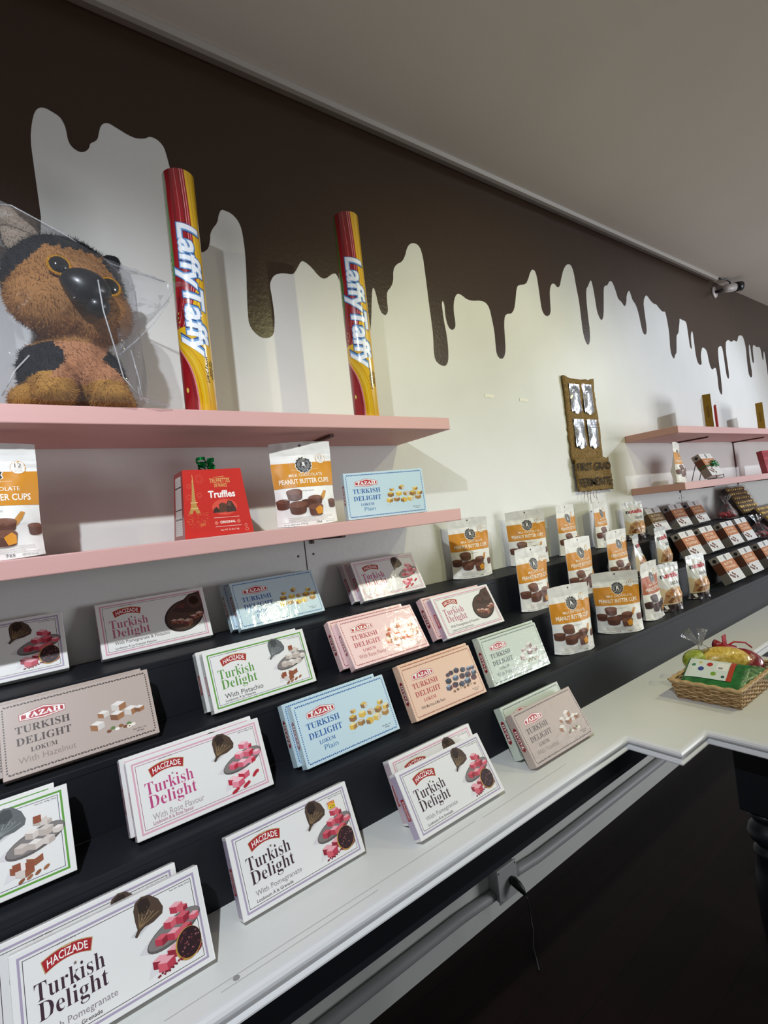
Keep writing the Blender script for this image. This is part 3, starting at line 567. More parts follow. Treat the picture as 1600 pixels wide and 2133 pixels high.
def pbc_art(W, Hh, band, brown=('7a4f3e', '5f3a2d')):
    a = Art(W, Hh); a.rect(0, .455, 1, .75, band); a.up()
    a.line((.30, .665), (.74, .665), .0006, 'f0d9b0')
    n = 14; a.poly([(.52 + (.150 if k % 2 else .132) * math.cos(math.pi * k / n), .722 + (.150 if k % 2 else .132) * W / Hh * math.sin(math.pi * k / n)) for k in range(2 * n)], 'e8e4dc'); a.up()
    a.poly([(.52 + (.138 if k % 2 else .118) * math.cos(math.pi * k / n), .722 + (.138 if k % 2 else .118) * W / Hh * math.sin(math.pi * k / n)) for k in range(2 * n)], '2f3036'); a.up()
    a.ell(.52, .722, .098, .098, 'b9b7b4', 28); a.up(); a.ell(.52, .722, .092, .092, '33343a', 28); a.up(); a.ell(.52, .722, .066, .066, 'cbc8c4', 24); a.up(); a.ell(.52, .722, .061, .061, '3a3a40', 24); a.up()
    a.poly([(.485, .69), (.50, .735), (.497, .755), (.515, .758), (.52, .745), (.527, .758), (.545, .755), (.543, .735), (.556, .69), (.535, .69), (.533, .71), (.508, .71), (.506, .69)], 'e6e3df')
    for k in range(26): th = k / 26 * 6.283; a.ell(.52 + .080 * math.cos(th), .722 + .080 * W / Hh * math.sin(th), .006, .0045, 'd8d5d0', 5)
    a.ell(.815, .785, .078, .078, 'd9a45a', 24); a.up(); a.ell(.815, .785, .073, .073, 'efece6', 24); a.up(); a.text('12', .782, .785, .848, .822, '7a6450', off=.0)
    for k in range(3): a.line((.775, .772 - .012 * k), (.855, .772 - .012 * k), .0006, 'b09a84')
    a.text('MILK CHOCOLATE', .255, .582, .81, .618, 'f4ead8', off=.008); a.text('PEANUT BUTTER CUPS', .085, .497, .915, .556, 'fbf4e6', off=.018); a.up()
    a.poly([(.66, .30), (.72, .33), (.80, .40), (.84, .39), (.80, .33), (.74, .28)], 'c88a3c'); a.up()
    t, s_ = brown
    cup(a, .10, .305, .10, .075, t, s_); cup(a, .62, .315, .125, .06, t, s_); cup(a, .93, .275, .075, .07, t, s_); cup(a, .47, .285, .09, .05, s_, s_)
    cup(a, .29, .405, .128, .075, t, s_); cup(a, .325, .255, .145, .085, t, s_); cup(a, .615, .215, .125, .085, t, s_, 'e0962c')
    a.text('NET WEIGHT AND CUPS', .42, .405, .62, .415, '7a746c', off=.01)
    for k in range(3): a.line((.16, .105 - .018 * k), (.9 - .1 * (k == 2), .108 - .018 * k), .0007, 'b5aaa0')
    a.line((.08, .055), (.94, .055), .0005, '8a8680'); a.text('725', .60, .022, .69, .044, '55524e', off=.01); a.text('NET WT 9.6 OZ', .76, .024, .92, .04, '8a8680'); a.text('PEANUTS', .09, .022, .45, .036, '8a8680')
    return a
kraft_white = noisy('matte_white_pouch', 'eae8e4', 'f0eeea', 30, .5, .25, 30)
seal_white = noisy('crimped_pouch_top', 'dedcd8', 'eae8e4', 40, .42, .5, 26, (.3, .3, 1.5))
PW, PH = .172, .235
PVAR = {}
for k, (band, br) in dict(o=('d08a1e', ('7a4f3e', '5f3a2d')), d=('b0582a', ('4a2e26', '3a231d'))).items():
    for sd in (1, 2, 3):
        if k == 'd' and sd > 1: continue
        PVAR[k + str(sd)] = pouch_parts(PW, PH, kraft_white, seal_white, pbc_art(PW, PH, band, br), lambda c: mat(c, .5), seed=sd * 5, notch=True)
def pouch(var, label, x, y, z, yaw, name='candy_pouch', group='peanut butter cup pouches on the steps', sc=1, tilt=0):
    t = thing(name, label, 'pouch', (x, y, z + .0004), (R_(tilt), 0, R_(yaw)), group)
    for n, me in zip(('pouch_body', 'top_seal'), PVAR[var]):
        o = bpy.data.objects.new(n, me); C.objects.link(o); o.parent = t
    if sc != 1: t.scale = (sc, sc, sc)
    return t
pouch('o1', 'peanut butter cups pouch on the top step, first from the left of that row', 1.445, 1.425, TZ[3], -18)
pouch('o2', 'peanut butter cups pouch on the top step, second from the left, partly hidden', 1.785, 1.412, TZ[3], -30)
pouch('o3', 'narrow looking peanut butter cups pouch on the top step under the burlap', 2.107, 1.43, TZ[3], 6)
pouch('o1', 'peanut butter cups pouch on the top step, last one before the biscuit bag', 2.377, 1.42, TZ[3], 14)
pouch('o2', 'peanut butter cups pouch on the middle step, first from the left', 1.57, 1.237, TZ[2], -1)
pouch('o3', 'peanut butter cups pouch on the middle step, second from the left', 1.881, 1.237, TZ[2], -2)
pouch('o1', 'peanut butter cups pouch on the middle step, third from the left', 2.178, 1.237, TZ[2], 2)
pouch('o3', 'peanut butter cups pouch at the left end of the lowest step row of pouches', 1.56, 1.087, TZ[1], -17)
pouch('o2', 'broad peanut butter cups pouch facing the camera on the lowest step', 1.865, 1.085, TZ[1], -42)
pouch('d1', 'rust banded dark chocolate peanut butter cups pouch on the lowest step', 2.127, 1.085, TZ[1], 7)
pouch('o1', 'peanut butter cups pouch on the lower pink shelf between red box and blue box', .668, 1.268, SLO, -13, group=None)
pouch('o2', 'peanut butter cups pouch cut off by the left edge on the lower pink shelf', -.03, 1.265, SLO, 4, group=None)
# biscuit bags
def nut_art(W, Hh):
    a = Art(W, Hh); a.rect(0, 0, 1, .15, '2c1b18'); a.up(); a.poly([(0, .15), (0, .52), (.3, .42), (.6, .50), (1, .46), (1, .15)], 'd9c3a0'); a.up()
    a.poly([(.05, .17), (.12, .40), (.40, .50), (.60, .40), (.55, .18)], 'b58a5c'); a.up()
    a.text('n', .10, .69, .235, .765, '1c1a1c', off=.03); a.text('utella', .245, .69, .90, .80, 'c2182a', off=.03)
    a.text('biscuits', .40, .54, .86, .635, '4a3c38', off=.0, shear=.3); a.up()
    a.ell(.67, .36, .19, .16, 'c98a48', 24); a.up(); a.ell(.67, .37, .15, .12, 'dba868', 22); a.up(); a.ell(.67, .37, .085, .065, 'b87a3c', 18)
    for k, (u, v) in enumerate(((.18, .33), (.30, .38), (.28, .26), (.40, .30), (.44, .22), (.22, .21), (.38, .42), (.52, .20))): a.ell(u, v, .065, .05, ('8f5c36', 'a8713f', '7d4c2c')[k % 3], 12); a.up()
    a.ell(.62, .13, .16, .055, 'e6dccb', 16, L=a.L); a.up(); a.ell(.62, .13, .15, .048, '3c2019', 16); a.up(); a.ell(.62, .13, .05, .035, 'e9dccb', 10)
    a.poly([(.05, .13), (.14, .14), (.18, .06), (.10, .05)], 'e4e2de'); a.rect(.0, .0, .0001, .0001, '2c1b18')
    return a
bag_m = noisy('silver_white_film_bag', 'd9dadb', 'e6e7e8', 20, .28, .5, 24)
bag_seal = noisy('silver_bag_seal', 'b9bbbd', 'cfd1d3', 30, .3, .6, 30, (1, 1, 3))
for sd in (1, 2): PVAR['n%d' % sd] = pouch_parts(.14, .205, bag_m, bag_seal, nut_art(.14, .205), lambda c: mat(c, .35, 0, .5, .4), depth=.036, seal_v=.90, seed=30 + sd)
NG = 'biscuit bags on the steps'
pouch('n1', 'silver white biscuit bag with red lettering standing on the top step', 2.708, 1.42, TZ[3], -17, 'biscuit_bag', NG)
pouch('n2', 'biscuit bag turned edge on, on the middle step below the top step bag', 2.345, 1.236, TZ[2], 20, 'biscuit_bag', NG, .95)
pouch('n1', 'slim looking biscuit bag on the middle step beside the toffee boxes', 2.59, 1.235, TZ[2], 3, 'biscuit_bag', NG)
pouch('n2', 'biscuit bag on the lowest step right of the rust banded pouch', 2.29, 1.085, TZ[1], -10, 'biscuit_bag', NG)
pouch('n1', 'biscuit bag on the lowest step, last one before the toffee boxes', 2.576, 1.085, TZ[1], -11, 'biscuit_bag', NG)
# toffee boxes
TW, TH, TD = .165, .146, .045
def toffee_mesh(band, side):
    mb = MB(); mk = lambda c: mat(c, .45, 0, .4)
    mb.bbox(-TW / 2, TW / 2, 0, TD, 0, TH, mk('dfddd9'), .0012)
    a = Art(TW, TH); a.rect(0, .40, 1, .77, band); a.up(); a.ell(.5, .885, .07, .09, '4a4a4e', 18); a.up(); a.ell(.5, .885, .045, .06, '8d8b88', 14)
    a.ell(.2, .89, .05, .035, 'cfcac4', 10); a.ell(.8, .89, .05, .035, 'cfcac4', 10)
    a.text('BUTTER', .18, .615, .82, .705, 'f0dcc4', off=.01); a.text('TOFFEES', .14, .47, .88, .565, 'f0dcc4', off=.01); a.up()
    for k, (u, v) in enumerate(((.10, .40), (.13, .26), (.30, .16), (.42, .24), (.50, .14), (.33, .30), (.22, .20))): cube2(a, u, v, .065, ('7a4a3a', '8d5a48')[k % 2], '5c3428', '6d3f30'); a.up()
    a.line((.62, .33), (.93, .33), .001, 'c9c2ba'); a.line((.3, .06), (.75, .06), .001, 'a8a29a')
    a.emit(mb, lambda u, v, d: (u - TW / 2, -d, v), mk)
    s_ = Art(TD, TH); s_.rect(0, 0, 1, .36, '8f8a88'); s_.rect(0, .36, 1, .77, side); s_.rect(0, .77, 1, 1, 'a8a3a0'); s_.up(); s_.ell(.5, .87, .22, .22, '2c2826', 16)
    s_.emit(mb, lambda u, v, d: (-TW / 2 - d, TD - u, v), mk)
    return mb.mesh('toffee_box')
TM = {'a': toffee_mesh('b9713e', '6a4030'), 'b': toffee_mesh('7d6438', '5a442c')}  # second mesh is the orange box with shadow put into its band and side colours
def toffee(v, label, x, t, tilt=24, rz=0, loc=None, group='toffee boxes leaning on the steps'):
    o = bpy.data.objects.new('toffee_box', TM[v]); C.objects.link(o); a = R_(tilt)
    y = {1: TY[2], 2: TY[3], 3: WY, 0: 0}[t] - .004 - TH * math.sin(a) - TD * math.cos(a)
    o.location = loc or (x, y, TZ[t] + TD * math.sin(a) + .0004); o.rotation_euler = (-a, 0, R_(rz))
    return tag(o, label, 'box', group)
toffee('b', 'toffee box with shadow painted olive into its orange band on the top step, leftmost of the toffee boxes there', 2.955, 3)
toffee('a', 'orange banded toffee box on the top step, second of three', 3.235, 3)
toffee('a', 'orange banded toffee box on the top step, next to the red candy bag shadow', 3.49, 3)
toffee('a', 'orange banded toffee box on the middle step, first from the left', 2.885, 2)
toffee('a', 'orange banded toffee box on the middle step, second from the left', 3.13, 2)
toffee('a', 'orange banded toffee box on the middle step, third from the left', 3.42, 2)
toffee('a', 'orange banded toffee box at the right end of the middle step row', 3.635, 2)
toffee('a', 'orange banded toffee box on the lowest step, first from the left', 2.965, 1, 26)
toffee('a', 'orange banded toffee box on the lowest step, second from the left', 3.245, 1)
toffee('a', 'orange banded toffee box on the lowest step at the right edge', 3.535, 1)
# red truffle box with a green bow
rx, ry = .407, 1.222
root = thing('truffle_box', 'red tapered truffle box with a green metallic bow on the lower pink shelf', 'box', (rx, ry, SLO + .0004), (0, 0, R_(-2)))
bw, bd, hh, ins = .0825, .115, .163, .0125
mk = lambda c: mat(c, .38, 0, .5, .3)
mb = MB(); red = mk('c5281f')
vs = [(-bw, 0, 0), (bw, 0, 0), (bw, bd, 0), (-bw, bd, 0), (-bw + ins, ins, hh), (bw - ins, ins, hh), (bw - ins, bd - ins, hh), (-bw + ins, bd - ins, hh)]
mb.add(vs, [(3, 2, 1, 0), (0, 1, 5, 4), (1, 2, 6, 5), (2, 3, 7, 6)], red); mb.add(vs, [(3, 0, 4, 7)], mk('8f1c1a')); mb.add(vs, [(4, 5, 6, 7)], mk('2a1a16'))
a = Art(2 * bw, hh)
gold, gold2 = 'd3a55a', 'b98a48'
a.poly([(.150, .93), (.152, .86), (.14, .82), (.165, .82), (.162, .86), (.158, .93)], gold)
a.poly([(.143, .82), (.135, .70), (.125, .58), (.115, .52), (.185, .52), (.177, .58), (.17, .70), (.165, .82)], gold2)
a.poly([(.115, .51), (.10, .43), (.07, .36), (.125, .355), (.14, .40), (.165, .40), (.185, .355), (.245, .36), (.21, .43), (.187, .51)], gold2); a.up()
for k in range(9): a.line((.12 + .003 * k, .53 + .033 * k), (.18 - .001 * k, .55 + .033 * k), .0006, 'f0d49a'); a.line((.18 - .001 * k, .53 + .033 * k), (.12 + .003 * k, .55 + .033 * k), .0006, '8a5a2c')
for v in (.515, .43): a.line((.10, v), (.21, v), .0014, 'ecc98a')
for cu, cv, r_ in ((.265, .86, .075), (.085, .60, .05), (.25, .62, .045), (.09, .76, .04)):
    for k in range(18): th = k * .349; a.line((cu + r_ * .45 * math.cos(th), cv + r_ * .45 * math.sin(th)), (cu + r_ * math.cos(th), cv + r_ * math.sin(th)), .0005, 'd9604a')
for k in range(60): u, v = random.uniform(.03, .34), random.uniform(.20, .355); a.line((u, v), (u + random.uniform(.01, .04), v + random.uniform(-.004, .004)), .0006, ('d98a4a', 'c96a3c')[k % 2])
for k in range(40): u, v = random.uniform(.02, .35), random.uniform(.14, .24); a.line((u, v), (u, v + random.uniform(.005, .02)), .0005, 'd0703f')
a.text('1889', .215, .165, .30, .20, 'd98a4a'); a.up()
a.text('TRUFFETTES', .43, .79, .77, .86, 'd9b26a', off=.01); a.text('DE FRANCE', .50, .725, .71, .78, 'd9b26a', off=.01); a.line((.5, .875), (.68, .885), .001, 'd9b26a')
a.text('Truffles', .385, .565, .82, .675, 'f6efe8', off=.03); a.up()
a.ell(.62, .42, .20, .12, 'd8503f', 24); a.up()
a.poly([(.43, .345), (.445, .40), (.49, .43), (.53, .39), (.53, .34)], '3f2a22'); a.poly([(.53, .34), (.53, .46), (.58, .49), (.645, .47), (.65, .345)], '5a3a2c'); a.poly([(.64, .335), (.65, .46), (.685, .515), (.74, .50), (.795, .39), (.79, .34)], '46302a'); a.up()
a.poly([(.66, .44), (.69, .50), (.73, .48), (.72, .42)], '6b4a3c')
a.line((.43, .268), (.825, .262), .0009, 'f0d8c8'); a.line((.44, .135), (.835, .128), .0009, 'f0d8c8'); a.text('ORIGINAL', .515, .175, .755, .215, 'f6e6d8', off=.025); a.text('Net WT. 2.2 lbs (1 kg)', .51, .06, .785, .09, 'f0d8c8', off=.01)
a.ell(.46, .19, .028, .028, 'd9705a', 12); a.ell(.80, .19, .028, .028, 'd9705a', 12); a.ell(.90, .12, .022, .022, 'e6a08a', 14); a.ell(.905, .06, .024, .024, 'e6a08a', 14); a.up(); a.ell(.90, .12, .017, .017, 'c5281f', 14); a.ell(.905, .06, .019, .019, 'c5281f', 14)
a.emit(mb, lambda u, v, d: ((u - bw) * (1 - ins / bw * v / hh), ins * v / hh - d, v), mk)
n_ = Art(bd, hh); n_.rect(.18, .06, .80, .93, 'cfcbc6'); n_.up()
for k in range(26): n_.line((.22, .10 + .031 * k), (.45, .10 + .031 * k), .0009, '5a5654'); n_.line((.5, .10 + .031 * k), (.76, .10 + .031 * k), .0008, '8a8684')
for v in (.30, .44, .77): n_.line((.18, v), (.80, v), .003, '2c2826')
n_.emit(mb, lambda u, v, d: (-bw + ins * v / hh - d, bd - ins - u * (1 - ins / bd * 2 * v / hh) + ins - ins * v / hh + 0 * u, v), mk)
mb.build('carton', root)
bowm = mat('0f6a34', .22, .85)
mb = MB()
for k in range(9):
    th = k * .698; r1 = .026 if k % 2 else .018; zc = hh + .008 + .008 * (k % 3); pts = []
    for j in range(15):
        t_ = -1 + 2 * j / 14; rr = r1 * (1 - t_ * t_) ; pts.append((math.cos(th + .35 * t_) * (rr + .003), .055 + math.sin(th + .35 * t_) * (rr + .003), zc + .009 * t_ * (1 if k % 2 else .6) + .004 * (1 - t_ * t_)))
    for p, q in zip(pts, pts[1:]):
        o_ = Vector((-(q[1] - p[1]), q[0] - p[0], 0)); o_ = o_.normalized() * .0004 if o_.length > 0 else Vector((.0004, 0, 0))
        mb.add([(p[0], p[1], p[2] - .004), (q[0], q[1], q[2] - .004), (q[0], q[1], q[2] + .004), (p[0], p[1], p[2] + .004)], [(0, 1, 2, 3)], bowm)
for s_ in (-1, 1): mb.add([(s_ * .01, .05, hh + .002), (s_ * .042, .046, hh + .003), (s_ * .045, .058, hh + .006), (s_ * .01, .062, hh + .002)], [(0, 1, 2, 3)], bowm)
mb.build('ribbon_bow', root)
# ---------------------------------------------------------------- giant candy tubes
def tube_mat():
    m = bpy.data.materials.new('printed_tube'); m.use_nodes = True; nt = m.node_tree; b = nt.nodes['Principled BSDF']; N = nt.nodes.new; L = nt.links.new
    tc = N('ShaderNodeTexCoord'); sx = N('ShaderNodeSeparateXYZ'); L(tc.outputs['Object'], sx.inputs[0])
    neg = N('ShaderNodeMath'); neg.operation = 'MULTIPLY'; neg.inputs[1].default_value = -1; L(sx.outputs['Y'], neg.inputs[0])
    at = N('ShaderNodeMath'); at.operation = 'ARCTAN2'; L(sx.outputs['X'], at.inputs[0]); L(neg.outputs[0], at.inputs[1])
    zn = N('ShaderNodeMath'); zn.operation = 'DIVIDE'; zn.inputs[1].default_value = TUBE_H; L(sx.outputs['Z'], zn.inputs[0])
    def curve(pts):
        fc = N('ShaderNodeFloatCurve'); c = fc.mapping.curves[0]
        while len(c.points) < len(pts): c.points.new(.5, .5)
        for p, q in zip(c.points, pts): p.location = q
        fc.mapping.update(); L(zn.outputs[0], fc.inputs['Value']); return fc
    def shifted(fc):
        # (angle/pi*.5+.5) - curve + .5
        k = N('ShaderNodeMath'); k.operation = 'MULTIPLY_ADD'; k.inputs[1].default_value = .15915; k.inputs[2].default_value = 1.0; L(at.outputs[0], k.inputs[0])
        d = N('ShaderNodeMath'); d.operation = 'SUBTRACT'; L(k.outputs[0], d.inputs[0]); L(fc.outputs[0], d.inputs[1]); return d
    def ramp(src, els):
        r = N('ShaderNodeValToRGB'); r.color_ramp.interpolation = 'CONSTANT'; e = r.color_ramp.elements
        while len(e) < len(els): e.new(.5)
        for x, (p, c) in zip(e, els): x.position = p; x.color = lin(c)
        L(src.outputs[0], r.inputs['Fac']); return r
    red, dred, pk_, yel, dy = '9a1420', '7f0f1a', 'd98a8c', 'e3b31a', 'cf9408'
    up_c = shifted(curve([(0, .30), (.18, .34), (.30, .40), (.42, .50), (.55, .58), (.75, .585), (1, .56)]))
    r1 = ramp(up_c, [(0, red), (.22, '3f7a2a'), (.27, red), (.33, dred), (.36, red), (.395, pk_), (.402, red), (.43, dred), (.45, pk_), (.458, red), (.476, pk_), (.484, red), (.5, yel), (.53, dy), (.542, yel), (.60, dy), (.615, yel)])
    lo_c = shifted(curve([(0, .49), (.10, .485), (.18, .45), (.24, .38), (.32, .22), (.5, .02), (1, 0)]))
    r2 = ramp(lo_c, [(0, red), (.45, dred), (.465, red), (.482, pk_), (.5, yel), (.515, dy), (.525, yel), (.55, 'e9c64a'), (.56, yel), (.60, dy), (.61, yel)])
    # below 0.36 of the height use the lower swirl
    gt = N('ShaderNodeMath'); gt.operation = 'GREATER_THAN'; gt.inputs[1].default_value = .355; L(zn.outputs[0], gt.inputs[0])
    mx = N('ShaderNodeMixRGB'); L(gt.outputs[0], mx.inputs[0]); L(r2.outputs[0], mx.inputs[1]); L(r1.outputs[0], mx.inputs[2])
    L(mx.outputs[0], b.inputs['Base Color']); b.inputs['Roughness'].default_value = .3; b.inputs['Coat Weight'].default_value = 1; b.inputs['Coat Roughness'].default_value = .035
    return m
TUBE_H, TUBE_R = .617, .0385
tm = tube_mat()
mb = MB(); n = 64
prof_ = [(.0005, .003), (TUBE_R - .0012, .003), (TUBE_R - .0012, 0), (TUBE_R, .001), (TUBE_R, TUBE_H - .001), (TUBE_R - .0012, TUBE_H)]
mb.lathe(prof_, tm, n, caps=False)
def wrap(u, v, d, r0=TUBE_R): a_ = u / r0; return ((r0 + .0003 + d) * math.sin(a_), -(r0 + .0003 + d) * math.cos(a_), v)
mk = lambda c: mat(c, .3, 0, .5, 1, .035)
a = Art(1, 1)
zt_, zb_ = TUBE_H * .775, TUBE_H * .235
u0, u1 = -.031, .036
for off, col, sh in ((.075, '1c3f7d', 0), (.055, '6f9ccc', 0), (.022, 'eef0f4', 0)):
    g = .0042 * off / .075
    def wv(u, v): return u + .006 * ((zt_ - v) / (zt_ - zb_)) * 0, v
    a.text('LaffyTaffy', u0 - g, zb_ - g, u1 + g, zt_ + g, col, off=off, shear=.18, rot=-90, warp=wv); a.up()
a.text('CANDY', -.026, TUBE_H * .385, -.020, TUBE_H * .44, '4a1a14', off=.02, rot=-90)
a.text('Jokes', .036, TUBE_H * .145, .047, TUBE_H * .225, '2a2320', off=.02, shear=.2, rot=-90); a.text('on every', .030, TUBE_H * .155, .036, TUBE_H * .215, '2a2320', off=.02, shear=.2, rot=-90); a.text('wrapper!', .019, TUBE_H * .13, .030, TUBE_H * .235, '2a2320', off=.02, shear=.2, rot=-90)
for k in range(6): a.ell(-.047 + .003 * (k % 2), TUBE_H * (.56 + .02 * k), .003, .003, ('5aa03a', '7ab84a')[k % 2], 8)
for k in range(4): a.ell(-.037 + .002 * (k % 2), TUBE_H * (.36 + .018 * k), .0026, .0026, ('8aa03a', 'c9b04a')[k % 2], 8)
a.poly([(-.034, .062), (-.030, .055), (-.026, .060), (-.027, .066), (-.032, .070)], 'd9c05a')
a.emit(mb, wrap, mk, dz=8e-5, cut=(.004, None))
tube_me = mb.mesh('printed_sleeve')
mb = MB(); cp = mat('e4e0da', .5); mb.lathe([(TUBE_R - .0012, TUBE_H), (TUBE_R - .003, TUBE_H - .0005), (TUBE_R - .004, TUBE_H - .006), (.0005, TUBE_H - .006)], cp, n, caps=False)
cap_me = mb.mesh('end_cap')
for lab, x, y, rz, lean in (('tall red and yellow candy tube beside the plush dog on the upper pink shelf', .414, 1.283, 17, .6), ('tall red and yellow candy tube standing nearer the right end of the upper pink shelf', .897, 1.247, 34, .5)):
    t = thing('candy_tube', lab, 'tube', (x, y, SU + .0005), (0, R_(lean), R_(-rz)), 'giant candy tubes on the upper shelf')
    for nm, me in (('printed_sleeve', tube_me), ('end_cap', cap_me)):
        o = bpy.data.objects.new(nm, me); C.objects.link(o); o.parent = t
# ---------------------------------------------------------------- plush dog in a clear bag
def fur_mesh(name, blobs, paint, mats, voxel=.007, blades=9000, blen=.011, seed=3, disp=.004):
    mb = MB(); m0 = mats[0]
    for c, r, rot in blobs: mb.ell(c, r, m0, Matrix.Rotation(R_(rot), 3, 'Y') if rot else None, seg=28, rings=18)
    me = mb.mesh('tmp'); ob = bpy.data.objects.new('tmp', me); C.objects.link(ob)
    md = ob.modifiers.new('r', 'REMESH'); md.mode = 'VOXEL'; md.voxel_size = voxel
    sm = ob.modifiers.new('s', 'SMOOTH'); sm.iterations = 6; sm.factor = .5
    dg = bpy.context.evaluated_depsgraph_get(); ev = ob.evaluated_get(dg); me2 = bpy.data.meshes.new_from_object(ev)
    bpy.data.objects.remove(ob)
    bm = bmesh.new(); bm.from_mesh(me2); bm.normal_update()
    for v in bm.verts:
        n_ = noise.noise(v.co * 55) * .6 + noise.noise(v.co * 140) * .4; v.co += v.normal * disp * n_
    bm.normal_update()
    out = MB(); rnd = random.Random(seed)
    vs = [v.co.copy() for v in bm.verts]; bm.verts.index_update()
    groups = {}
    for f in bm.faces: groups.setdefault(paint(f.calc_center_median(), f.normal), []).append(f)
    for k, fs in groups.items():
        ids = {}; vv = []; ff = []
        for f in fs:
            q = []
            for v in f.verts:
                if v.index not in ids: ids[v.index] = len(vv); vv.append(v.co[:])
                q.append(ids[v.index])
            ff.append(q)
        out.add(vv, ff, mats[k], True)
    faces = list(bm.faces); ar = [f.calc_area() for f in faces]
    for f in rnd.choices(faces, ar, k=blades):
        ws = [rnd.random() for _ in f.verts]; t = sum(ws); p = sum((v.co * w for v, w in zip(f.verts, ws)), Vector()) / t
        k = paint(p, f.normal); n_ = f.normal
        d = (n_ * .75 + Vector((rnd.uniform(-.6, .6), rnd.uniform(-.5, .5), rnd.uniform(-.9, .3)))).normalized(); L_ = blen * rnd.uniform(.6, 1.2)
        s_ = d.cross(Vector((rnd.uniform(-1, 1), rnd.uniform(-1, 1), rnd.uniform(-1, 1)))).normalized() * .0007
        q = p - n_ * .001
        out.add([(q - s_)[:], (q + s_)[:], (q + d * L_)[:]], [(0, 1, 2)], mats[k])
    bm.free(); bpy.data.meshes.remove(me2)
    return out.build(name)
FUR = [mat('986a3c', .85, 0, .2), mat('1b1b20', .8, 0, .25), mat('a87450', .85, 0, .2), mat('a67838', .85, 0, .2), mat('a09080', .85, 0, .2)]
DX, DY, DZ = .150, 1.32, SU
dog = thing('plush_dog', 'brown and black plush puppy sitting inside a clear plastic bag on the upper shelf', 'toy', (DX, DY, DZ + .002))
HD = Vector((0, -.012, .288))
def paint(p, n_):
    q = p - HD
    if p.z > .155 and q.length < .22:
        # black cap over the back and top of the head, brown patch between the eyes
        zb = .352 + .004 * math.sin(p.x * 300) if -.045 < p.x < .07 else (.338 + (p.x + .05) * .95 if p.x < 0 else .335 - (p.x - .07) * 1.2)
        return 1 if p.z > zb or q.y > .03 or (p.x > .098 and q.y > -.03) else 0
    if p.z > .058 and p.y < -.01 and abs(p.x - .015) < .058 + .02 * math.sin(p.z * 40) : return 2
    if p.z > .07: return 1
    if p.y > .03 and p.z > .045: return 1
    return 3
blobs = [((0, .01, .115), (.082, .075, .10), 0), ((.0, -.008, .290), (.122, .092, .116), 8), ((-.035, -.05, .240), (.084, .062, .068), 0), ((.055, -.045, .228), (.07, .06, .068), 0), ((.01, -.075, .255), (.058, .04, .05), 0),
         ((-.048, -.06, .058), (.042, .05, .058), 0), ((.052, -.06, .055), (.04, .05, .054), 0), ((-.05, -.088, .03), (.042, .042, .030), 0), ((.055, -.088, .029), (.041, .042, .029), 0),
         ((-.095, -.01, .032), (.035, .062, .033), 0), ((.088, .0, .03), (.032, .055, .031), 0), ((-.065, .02, .10), (.045, .055, .07), 0), ((.07, .02, .095), (.038, .05, .065), 0)]
o = fur_mesh('body', blobs, paint, FUR, blades=16000); o.parent = dog
for sx, rot, pz in ((-1, -22, .415), (1, 52, .352)):
    bx_ = HD.x + sx * .078
    o = fur_mesh('ear', [((bx_ - .004 * sx, .0, pz - .02), (.038, .02, .05), rot), ((bx_ + .012 * sx, .0, pz + .018), (.022, .014, .036), rot)], (lambda p, n_: 4 if n_.y < -.35 else 1) if sx < 0 else (lambda p, n_: 1), FUR, voxel=.005, blades=1500, blen=.007, disp=.002); o.parent = dog
eye_m = mat('0b0a0c', .08, 0, .6, 1); gold_m = mat('c78a1c', .35, .7, .5, 0, .1, .9, 400)
for ex, ez, ey in ((-.020, .296, -.104), (.074, .274, -.088)):
    mb = MB(); mb.ell((ex, ey, ez), (.021, .016, .021), eye_m, seg=24, rings=16); e_ = mb.build('eye', dog)
    mb = MB(); c_ = Vector((ex, ey - .005, ez)); ax = Vector((ex * .6, -1, .12)).normalized(); u_ = ax.orthogonal().normalized(); w_ = ax.cross(u_)
    mb.tube([c_ + (u_ * math.cos(t) + w_ * math.sin(t)) * .0205 for t in [k * math.pi / 18 for k in range(36)]], .0038, gold_m, 8, closed=True); g_ = mb.build('glitter_ring', e_); g_['label'] = 'gold glitter ring'
mb = MB(); nm_ = mat('0c0d10', .35, 0, .4, .25)
mb.ell((.022, -.128, .246), (.049, .032, .040), nm_, Matrix.Rotation(R_(14), 3, 'Y'), fn=lambda q: Vector((q.x * (1 - .35 * max(0, -q.z / .036)), q.y, q.z))); mb.ell((.040, -.128, .210), (.025, .024, .023), nm_)
mb.build('nose', dog)
# the bag
bagm = film('clear_bag_film', .028, .28, .06, 'fbfbfd', .3, 16)
def hull(pts, mb, m, sub=3, amp=.004, sc=30):
    bm = bmesh.new()
    for p in pts: bm.verts.new(p)
    r = bmesh.ops.convex_hull(bm, input=bm.verts[:]); bmesh.ops.delete(bm, geom=[g for g in r['geom_interior'] if isinstance(g, bmesh.types.BMVert)], context='VERTS')
    bmesh.ops.triangulate(bm, faces=bm.faces[:])
    for _ in range(sub): bmesh.ops.subdivide_edges(bm, edges=[e for e in bm.edges if e.calc_length() > .022], cuts=1, use_grid_fill=True); bmesh.ops.triangulate(bm, faces=bm.faces[:])
    bmesh.ops.smooth_vert(bm, verts=bm.verts[:], factor=.5, use_axis_x=True, use_axis_y=True, use_axis_z=True)
    bm.normal_update()
    for v in bm.verts:
        a_ = abs(noise.noise(Vector((v.co.x * sc, v.co.y * sc, v.co.z * sc * .5)))) - .2; v.co += v.normal * amp * 2 * a_
        v.co.z = max(v.co.z, .0005)
    mb.frombm(bm, m, False); bm.free()
mb = MB()
